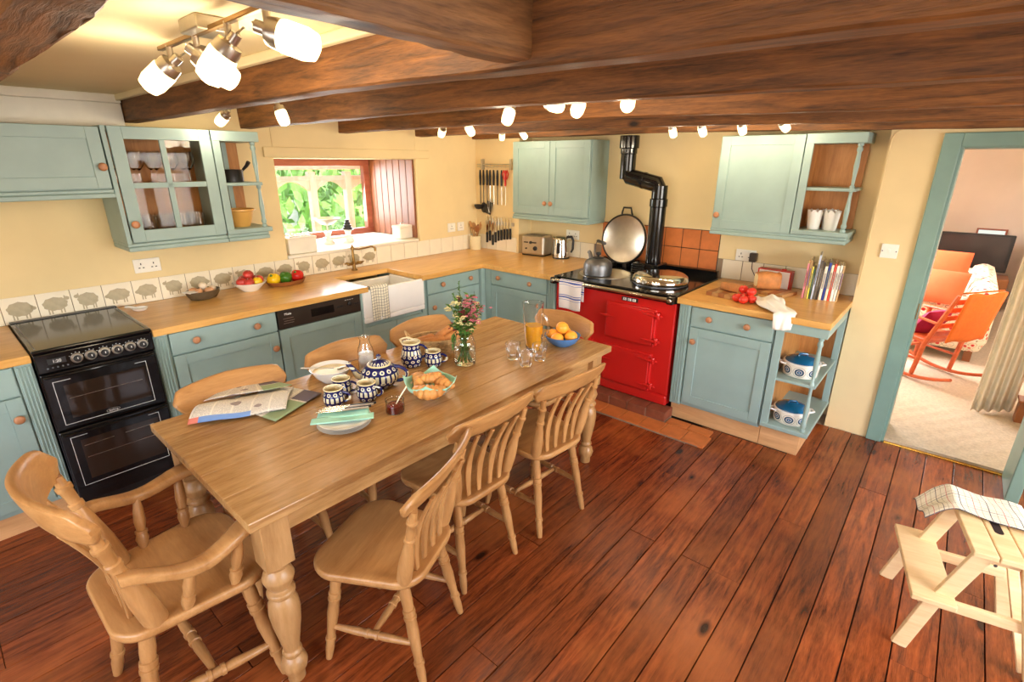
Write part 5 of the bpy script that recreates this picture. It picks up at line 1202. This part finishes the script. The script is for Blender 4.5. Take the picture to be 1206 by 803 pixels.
t = T('radio', 'small white radio with red trim behind the loaf', 'radio', (2.945, .07, .910), math.radians(-6))
G().box(-.11, .11, -.03, .03, 0, .135).o('case', 'porcelain', t, bevel=.008)
for bx in ((-.112, .112, -.032, .032, .132, .139), (-.114, -.106, -.032, .032, 0, .139), (.106, .114, -.032, .032, 0, .139), (-.112, .112, -.032, .032, -.0, .005)): G().box(*bx).o('trim', 'redtrim', t, bevel=.002)
G().box(.0, .05, -.0312, -.028, .085, .12).o('display', 'darksteel', t); G().box(.04, .07, -.01, .01, .139, .148).o('button', 'redtrim', t, bevel=.002); G().prism([(.035 * math.cos(2 * PI * i / 24) - .05, .035 * math.sin(2 * PI * i / 24) + .06) for i in range(24)], 0, .002, TR(0, -.03, 0) @ RX(90)).o('speaker', 'tilew', t)
BKW = .80
BK = [(.016, .235, (214, 130, 140)), (.020, .255, (176, 140, 90)), (.012, .215, (240, 228, 90)), (.013, .20, (60, 90, 60)), (.016, .295, (186, 196, 214)), (.022, .262, (92, 82, 70)), (.014, .25, (60, 52, 44)), (.022, .225, (236, 226, 208)), (.018, .25, (36, 52, 140)), (.020, .235, (238, 222, 196)), (.016, .245, (222, 80, 60)), (.022, .235, (240, 234, 220)), (.018, .24, (232, 226, 214)), (.014, .235, (196, 160, 110))]
COLN = ['pink', 'tan', 'yellow', 'dark green', 'tall pale blue', 'grey brown', 'black brown', 'cream', 'dark blue', 'pale cream', 'red', 'white', 'off white', 'brown']
x = 3.168; kx = .0
for k, (w, h, c_) in enumerate(BK):
    w *= BKW
    o = T('book', f'{COLN[k]} spined cookery book, {ORD[k] if k < 12 else ("second last", "last")[k - 12]} from the left in the row' if k < 12 else f'{COLN[k]} spined cookery book, {("second from", "at")[k - 12]} the right end of the row', 'book', (x + w / 2, -.112 + .0032 * k, .910), math.radians(9), 'cookery books on the right worktop')
    dp = .16 + .015 * ((k * 7) % 3); cm = plain('book_cover_%d' % k, S(*c_), .5, .08)
    ln = math.radians(1.6 if k > 3 else .6)
    mx = Matrix(((1, 0, math.tan(ln), 0), (0, 1, 0, 0), (0, 0, 1, 0), (0, 0, 0, 1)))
    G().box(-w / 2 + .0008, w / 2 - .0008, 0, dp, 0, h, mx).o('cover', cm, o, bevel=.0015); G().box(-w / 2 + .003, w / 2 - .003, .004, dp + .0015, .004, h + .0012, mx).o('pages', 'cream', o)
    G().box(-w * .18, w * .18, -.0006, .001, h * .34, h * .8, mx).o('spine_title', plain('spine_title_%d' % k, S(*[int(q_ * .55 + 90 * (q_ < 128)) for q_ in c_]), .6), o)
    x += w + .0008
# casseroles, white cups, pans and glasses on the shelves
def casserole(loc, rz, label):
    t = T('casserole', label, 'casserole dish', loc, rz, 'patterned casseroles on the open shelves')
    cm = NT('floral_enamel'); x_, y_, z_ = cm.xyz(cm.coord()); th = cm.math('MULTIPLY', cm.math('ARCTAN2', y_, x_), 8 / (2 * PI)); fu = cm.math('SUBTRACT', cm.math('FRACT', cm.math('ADD', th, 20)), .5); fv = cm.math('DIVIDE', cm.math('SUBTRACT', z_, .042), .072)
    d = cm.math('SQRT', cm.math('ADD', cm.math('MULTIPLY', fu, fu), cm.math('MULTIPLY', fv, fv))); wh = S(240, 234, 220)
    cm.l(cm.ramp(d, [(0, S(240, 234, 220)), (.07, S(30, 110, 160)), (.14, S(30, 60, 90)), (.18, wh), (.22, S(40, 90, 130)), (.31, S(40, 60, 70)), (.35, wh), (.42, wh), (.44, S(90, 100, 80)), (.47, wh)]), cm.b.inputs['Base Color']); cm.set(Roughness=.15)
    shell([(.092, 0), (.098, .004), (.102, .04), (.104, .085)], .004, 36).o('pot', cm.m, t, smooth=True, angle=50)
    l = G().lathe([(.106, .084), (.106, .090), (.100, .092)], 36).o('rim', 'porcelain', t, smooth=True); ld = G().lathe([(.098, .090), (.09, .104), (.06, .118), (.02, .124), (.004, .125)], 36).o('lid', 'bluepan', t, smooth=True, angle=60)
    G().tube([(-.028, 0, .118), (-.02, 0, .137), (.02, 0, .137), (.028, 0, .118)], .006, 8).o('lid_handle', 'bluepan', ld, smooth=True)
    for s in (-1, 1): G().tube([(s * .100, -.03, .075), (s * .128, -.02, .080), (s * .128, .02, .080), (s * .100, .03, .075)], .006, 8).o('handle', 'porcelain', t, smooth=True)
casserole((3.310, -.49, .1905), math.radians(30), 'white casserole with floral band and blue lid on the bottom shelf'); casserole((3.310, -.46, .5055), math.radians(30), 'white casserole with floral band and blue lid on the middle shelf')
for k, (x, y, lb) in enumerate(((3.135, .01, 'white scalloped cup on the open wall shelf, leftmost'), (3.235, .0, 'white scalloped cup on the open wall shelf, nearest the post'), (3.205, .095, 'white scalloped cup standing behind the two others'))):
    g = G(); R = []
    for q_, (r_, z) in enumerate(((.034, 0), (.036, .003), (.048, .11), (.046, .108), (.034, .006), (.001, .005))):
        R.append([g.bm.verts.new((r_ * math.cos(2 * PI * i / 32), r_ * math.sin(2 * PI * i / 32), z + (.018 * abs(math.cos(2 * PI * i / 32 * 4)) if z > .1 else 0))) for i in range(32)])
    for A, B in zip(R, R[1:]):
        for j in range(32): g.bm.faces.new((A[j], A[(j + 1) % 32], B[(j + 1) % 32], B[j]))
    g.bm.faces.new(R[0][::-1]); o = g.o('scalloped_cup', 'porcelain', smooth=True, angle=50); o.location = (x, y, 1.3555); tag(o, lb, 'cup', 'scalloped cups')
t = T('saucepan', 'dark metal saucepan with black handle on the upper left open shelf', 'saucepan', (.17, -2.465, 1.6435))
shell([(.07, 0), (.075, .003), (.078, .075), (.080, .078)], .003, 32).o('pan', 'blackm', t, smooth=True, angle=50); G().tube([(.02, .07, .07), (.05, .09, .10), (.07, .10, .125)], [.007, .011, .013], 10).o('handle', 'blackp', t, smooth=True)
t = T('mixing_bowl', 'pale yellow ribbed mixing bowl on the lower left open shelf', 'bowl', (.18, -2.455, 1.3555))
shell([(.055, 0), (.058, .004), (.075, .05), (.088, .10), (.100, .106), (.100, .116)], .005, 36).o('bowl', 'yellowbowl', t, smooth=True, angle=40)
def wineglass(x, y, z, lb, stem):
    t = T('drinking_glass', lb, 'glass', (x, y, z), 0, 'glasses in the glazed cupboard')
    if stem: G().lathe([(.030, 0), (.028, .003), (.004, .006), (.004, .07), (.015, .08), (.034, .11), (.036, .14), (.031, .175), (.029, .175), (.034, .14), (.032, .112), (.012, .083), (.001, .08)], 20, cap=False).o('glass_body', 'glass', t, smooth=True)
    else: shell([(.028, 0), (.030, .003), (.035, .12)], .002, 20).o('glass_body', 'glass', t, smooth=True, angle=60)
k = 0
for z, stem, zn in ((1.651, True, 'upper'), (1.346, False, 'lower')):
    for xx, rown in ((.20, 'front'), (.10, 'back')):
        for j in range(5):
            wineglass(xx, -3.065 + .088 * j, z, f'clear {"stemmed wine glass" if stem else "tumbler"} on the {zn} cupboard shelf, {rown} row, {ORD[j]} from the left', stem)
# window sill things
t = T('kitchen_scale', 'old white balance scale with pan and weights on the window sill', 'scales', (-.34, -1.43, 1.0855))
for y in (-.10, .10): G().lathe([(.055, 0), (.05, .012), (.028, .04), (.024, .075), (.034, .10)], 20, TR(0, y, 0)).o('pedestal', 'porcelain', t, smooth=True)
G().box(-.03, .03, -.14, .14, .03, .055).o('beam', 'porcelain', t, bevel=.006)
shell([(.02, 0), (.05, .008), (.10, .045), (.115, .06)], .003, 28).o('weighing_pan', 'steel', t, smooth=True, loc=(0, -.10, .16)); G().lathe([(.008, .1), (.008, .16)], 8, TR(0, -.1, 0)).o('pan_post', 'steel', t)
G().lathe([(.05, 0), (.05, .006)], 20, TR(0, .10, .10)).o('weight_plate', 'steel', t)
z = .107
for k, r_ in enumerate((.042, .034, .026, .018)):
    o = G().lathe([(r_, 0), (r_, .018), (r_ * .8, .021)], 18).o('brass_weight', 'blackm', smooth=True, angle=40); o.location = (-.34, -1.33, 1.0855 + z); z += .0215
    tag(o, f'dark round scale weight, {("bottom", "second", "third", "topmost")[k]} of the stack on the old scale', 'weight', 'scale weights')
t = T('enamel_box', 'white lidded box with a chrome rack on top at the left of the window sill', 'box', (-.075, -1.935, 1.0855)); G().box(-.06, .06, -.118, .118, 0, .125).o('box', 'white', t, bevel=.008); G().box(-.063, .063, -.121, .121, .110, .128).o('lid', 'white', t, bevel=.006)
g = G()
for y in (-.09, -.045, 0, .045, .09): g.tube([(-.05, y, .134), (-.02, y, .15), (.02, y, .15), (.05, y, .134)], .003, 6)
g.tube([(-.05, -.1, .133), (-.05, .1, .133)], .004, 6).tube([(.05, -.1, .133), (.05, .1, .133)], .004, 6).o('chrome_rack', 'chrome', t, smooth=True)
t = T('bread_tin', 'cream lidded tin with a loop handle at the right of the window sill', 'tin', (-.13, -.875, 1.0855), math.radians(8)); G().box(-.055, .055, -.085, .085, 0, .105).o('body', 'white', t, bevel=.01); G().box(-.058, .058, -.088, .088, .10, .122).o('lid', 'white', t, bevel=.008)
G().tube([(0, -.025, .12), (0, -.02, .142), (0, .02, .142), (0, .025, .12)], .004, 8).o('handle', 'steel', t, smooth=True)
#@@FITTINGS
def socket(loc, rz, w, label, gang=2, kind='socket'):
    t = T('wall_socket' if kind == 'socket' else 'light_switch', label, 'socket' if kind == 'socket' else 'switch', loc, rz); h = .086
    G().box(-w / 2, w / 2, -.010, 0, -h / 2, h / 2).o('plate', 'socket', t, bevel=.003)
    for k in range(gang):
        cx = (k - (gang - 1) / 2) * w / max(1, gang) * .95
        if kind == 'socket':
            for dx, dz, sw, sh in ((0, .012, .003, .006), (-.011, -.012, .005, .003), (.011, -.012, .005, .003)): G().box(cx + dx - sw, cx + dx + sw, -.0106, -.009, dz - sh, dz + sh).o('pin_hole', 'blackp', t)
            G().box(cx - .006, cx + .006, -.014, -.009, .024, .038).o('rocker_switch', 'socket', t, bevel=.001)
        else: G().box(cx - .006, cx + .006, -.015, -.009, -.011, .011).o('rocker_switch', 'socket', t, bevel=.001)
    if kind != 'socket':
        for s in (-1, 1): G().lathe([(.004, 0), (.003, .001)], 10, TR(s * w * .4, -.010, 0) @ RX(90)).o('screw', 'darksteel', t)
    return t
socket((.001, -3.0, 1.145), Q, .146, 'white double socket on the left wall above the sheep tiles'); socket((.001, -.372, 1.15), Q, .10, 'white single socket on the left wall nearest the window', 1); socket((.001, -.245, 1.15), Q, .09, 'white single socket on the left wall nearest the corner', 1)
socket((1.10, .185, 1.12), 0, .146, 'white double socket behind the electric kettle'); socket((2.69, .185, 1.105), 0, .146, 'white double socket left of the radio')
o = T('plug_adaptor', 'dark plug adaptor in the socket above the radio', 'plug', (2.755, .172, 1.10)); G().box(-.025, .025, -.05, -.001, -.03, .035).o('body', 'brownp', o, bevel=.006); G().tube([(0, -.03, -.03), (.005, -.04, -.08), (.03, -.03, -.13), (.09, .0, -.185)], .003, 6).o('lead', 'blackp', o)
socket((3.579, -.001, 1.258), 0, .088, 'white light switch on the wall beside the doorway', 1, 'switch')
tag(G().tube([(3.50, -.003, 1.955), (3.475, -.003, 1.94), (3.46, -.003, 1.91), (3.462, -.003, 1.4), (3.464, -.003, 1.02)], .0025, 6).o('wall_cable', 'wall', smooth=True), 'thin cream painted cable running down the wall beside the cupboard', 'cable')
# ceiling light bars: rod, stems and glass shades with their own lamps
def light_bar(label, xs, y, zb, dirs, drop=.05, box=None, s=1.0, cy=None):
    x0, x1 = min(xs) - .08, max(xs) + .05; cx = (x0 + x1) / 2
    t = T('spotlight_bar', label, 'ceiling light', (cx, y, zb), 0, 'spotlight bars under the ceiling')
    G().box(x0 - cx, x1 - cx, -.008, .008, -.012, 0).o('rail', 'brass', t, bevel=.002)
    if box: G().box(box[0] - cx - .06, box[0] - cx + .06, -.035, .075, -.010, 2.13 - zb).o('ceiling_box', 'steel', t, bevel=.004)
    else: G().box(-.03, .03, -.02, .02, -.002, 2.13 - zb).o('ceiling_box', 'steel', t, bevel=.004)
    for x, d in zip(xs, dirs):
        d = Vector(d).normalized(); j = Vector((x - cx, 0, -drop))
        G().tube([(x - cx, 0, -.006), j], .009 * s, 10).o('stem', 'steel', t, smooth=True)
        q_ = d.to_track_quat('Z', 'Y').to_matrix().to_4x4(); q_.translation = j
        sh = G().lathe([(.014 * s, -.03 * s), (.014 * s, -.004), (.030 * s, 0), (.033 * s, .012 * s), (.034 * s, .03 * s)], 20, q_).o('holder', 'steel', t, smooth=True, angle=40)
        G().lathe([(.033 * s, .026 * s), (.036 * s, .035 * s), (.036 * s, .085 * s), (.030 * s, .108 * s), (.012 * s, .116 * s)], 20, q_).o('glass_shade', 'lampglass', sh, smooth=True, angle=60)
        G().tube([j - d * .03, j - d * .045 + Vector((.02, 0, .0))], .003, 6).o('knurled_screw', 'steel', sh)
        l = D.lights.new('lamp', 'POINT'); l.energy = LAMP_W; l.color = (1, .84, .62); l.shadow_soft_size = .035
        lo = D.objects.new('lamp', l); COL.objects.link(lo); lo.parent = t; lo.location = j + d * (.116 * s + .05)
light_bar('spotlight bar with four lit glass shades under the near ceiling', [1.965, 2.175, 2.39, 2.60], -3.28, 2.105, [tuple(-RT * .75 + Vector((0, 0, -.55))), tuple(RT * .8 + Vector((0, 0, -.6))), tuple(-RT * .55 + Vector((0, 0, -.6))), tuple(RT * .9 + Vector((0, 0, -.3)))], .055, box=(2.23, 0), s=1.0)
light_bar('pair of lit spotlights between the first two beams above the glazed cupboard', [.56, 1.185], -2.58, 2.10, [(-.6, -.3, -.5), (.25, .1, -.8)], .07, s=.8)
light_bar('spotlight bar with four lit shades over the table, between the second and third beams', [2.128, 2.345, 2.526, 2.756], -1.9, 2.07, [(.1, -.4, -.6), (.9, -.1, -.2), (.2, -.6, -.5), (.3, -.6, -.4)], .05, s=.8)
light_bar('pair of lit spotlights in front of the corner, between the third and fourth beams', [.81, 1.06], -1.15, 2.07, [(-.5, .2, -.5), (.5, -.1, -.5)], .05, s=.8)
light_bar('pair of lit spotlights between the last beams near the corner cupboard', [.74, .945], -.42, 2.05, [(-.3, .3, -.6), (.4, .2, -.6)], .03, s=.7)
light_bar('spotlight bar with four lit shades between the last beams by the right wall cupboard', [2.267, 2.464, 2.716, 2.945], -.42, 2.05, [(.1, .3, -.7), (.2, .3, -.7), (.1, .4, -.6), (.3, .5, -.5)], .045, s=.7)
# strip lights under the wall cupboards
for nm, lab, x0, x1, y0, y1, z, pw in (('b', 'lit strip light under the cupboard above the toaster', .66, 1.36, .02, .05, 1.289, 7), ('c', 'lit strip light under the right wall cupboard', 2.56, 3.30, .02, .05, 1.309, 7.5), ('a', 'lit strip light under the glazed cupboard', .17, .20, -3.08, -2.40, 1.309, 4.5)):
    t = tag(G().box(x0, x1, y0, y1, z - .012, z).o('strip_light', 'striplight', bevel=.002), lab, 'strip light', 'strip lights under the cupboards')
    area('strip_lamp', ((x0 + x1) / 2, (y0 + y1) / 2, z - .02), ((x0 + x1) / 2, (y0 + y1) / 2, 0), x1 - x0, y1 - y0, pw, (1, .82, .52))
#@@LIVING
t = T('sofa', 'floral cream sofa with red flowers in the living room', 'sofa', (3.99, 3.1, 0))
fm = NT('floral_fabric'); vo = fm.n('ShaderNodeTexVoronoi'); fm.l(fm.mapping(fm.coord(), (3.6, 3.6, 3.6)), vo.inputs['Vector']); nz = fm.noise(fm.coord(), 26, 2)
d = fm.math('ADD', vo.outputs['Distance'], fm.math('MULTIPLY', nz, .22)); fm.l(fm.ramp(d, [(.30, S(196, 44, 44)), (.40, S(216, 90, 80)), (.44, S(236, 220, 190)), (.62, S(236, 222, 194)), (.66, S(120, 120, 80)), (.69, S(238, 224, 196))]), fm.b.inputs['Base Color']); fm.set(Roughness=.9)
G().box(-.50, .28, -.85, .85, .10, .44).o('seat_base', fm.m, t, bevel=.05); 
for y in (-.55, .0, .55): G().box(-.52, .14, y - .27, y + .27, .40, .54).o('seat_cushion', fm.m, t, bevel=.05)
G().box(.08, .30, -.90, .90, .12, .70).o('back', fm.m, t, bevel=.09); G().box(-.50, .28, .85, 1.0, .10, .62).o('arm', fm.m, t, bevel=.06)
for x, y in ((-.4, -.75), (.2, -.75), (-.4, .8), (.2, .8)): G().box(x - .03, x + .03, y - .03, y + .03, -.006, .11).o('foot', 'terrabowl', t)
def cushion(loc, rot, s, label, mat='oranged'):
    o = G().grid(lambda u, v: ((u - .5) * s, (v - .5) * s, .07 * (math.sin(PI * u) * math.sin(PI * v)) ** .5), 14, 14).grid(lambda u, v: ((u - .5) * s, (v - .5) * s, -.07 * (math.sin(PI * u) * math.sin(PI * v)) ** .5), 14, 14).o('cushion', mat, smooth=True, angle=180); o.location = loc; o.rotation_euler = rot
    return tag(o, label, 'cushion')
cushion((3.83, 2.42, .655), (math.radians(38), 0, -.15), .42, 'orange cushion at the near end of the floral sofa'); cushion((3.80, 2.80, .73), (math.radians(62), 0, -.1), .46, 'orange cushion at the far end of the floral sofa')
t = T('television', 'black flat screen television on a stand by the far wall', 'television', (4.06, 5.0, 0))
G().box(-.37, .37, -.03, .03, .46, .925).o('bezel', 'blackm', t, bevel=.01); G().box(-.335, .335, -.033, -.028, .50, .895).o('screen', plain('dark_screen', S(56, 50, 48), .2, .05), t); G().box(-.04, .04, -.02, .02, .40, .47).o('neck', 'blackm', t)
G().box(-.42, .42, -.18, .22, .0, .40).o('cabinet', 'terrabowl', t, bevel=.01)
t = T('rocking_chair', 'red orange wooden rocking chair in the living room doorway view', 'rocking chair', (3.87, 1.71, 0), math.radians(-35))
# local: front faces -x, sides at +-y
for s in (-1, 1):
    P = [(-.42 + .84 * u, s * .22, .018 + .10 * (2 * u - 1.05) ** 2) for u in [k / 14 for k in range(15)]]
    G().tube(P, .018, 8, .8).o('rocker', 'rocker', t, smooth=True)
    G().tube([(.10, s * .215, .04), (.14, s * .215, .33), (.30, s * .215, .78)], [.018, .02, .016], 8).o('back_post', 'rocker', t, smooth=True); G().tube([(-.22, s * .215, .05), (-.20, s * .215, .52)], .017, 8).o('front_post', 'rocker', t, smooth=True)
    G().tube([(-.26, s * .225, .53), (.0, s * .225, .54), (.20, s * .22, .52)], [.022, .02, .018], 8, .6, (0, 0, 1)).o('arm', 'rocker', t, smooth=True); G().tube([(-.21, s * .215, .18), (.12, s * .215, .18)], .011, 8).o('side_rung', 'rocker', t)
G().box(-.25, .16, -.22, .22, .33, .365).o('seat', 'rocker', t, bevel=.012)
for k in range(5):
    z = .42 + .075 * k; x = .14 + .16 * (z - .33) / .45; G().box(x - .008, x + .008, -.215, .215, z - .02, z + .02).o('back_slat', 'rocker', t, bevel=.004)
G().box(-.21, -.19, -.2, .2, .17, .19).o('front_rung', 'rocker', t)
o = tag(G().grid(lambda u, v: (.285 + .075 * (1 - u) if True else 0, -.20 + .40 * v, .80 - .42 * u + .01 * math.sin(9 * v)), 14, 12).grid(lambda u, v: (.345 - .09 * abs(u - .5) - .03 * u * 0, -.20 + .40 * v, .80 + .01 * math.sin(PI * u)), 6, 12).o('throw_blanket', 'throw', smooth=True, solid=.012, angle=180), 'orange fringed throw hung over the rocking chair back', 'blanket'); o.location = (3.87, 1.71, 0); o.rotation_euler.z = math.radians(-35)
o = cushion((3.86, 1.71, .455), (0, math.radians(-60), math.radians(-35)), .28, 'magenta cushion on the rocking chair seat', 'purple')
g = G().grid(lambda u, v: (4.235 + .24 * u + .02 * v, .955 + .20 * u + .03 * math.sin(u * 26), .015 + 2.1 * v), 60, 20)
tag(g.o('curtain', 'linen', smooth=True, solid=.004, angle=180), 'long cream linen curtain on the right of the living room', 'curtain')
t = T('newel_post', 'short brown wooden post at the right end of the carpet edge', 'post', (4.53, .93, .01)); G().box(-.06, .06, -.03, .09, 0, .16).o('block', 'terrabowl', t, bevel=.006); G().box(-.07, .07, -.04, .10, .16, .18).o('cap', 'terrabowl', t, bevel=.005)
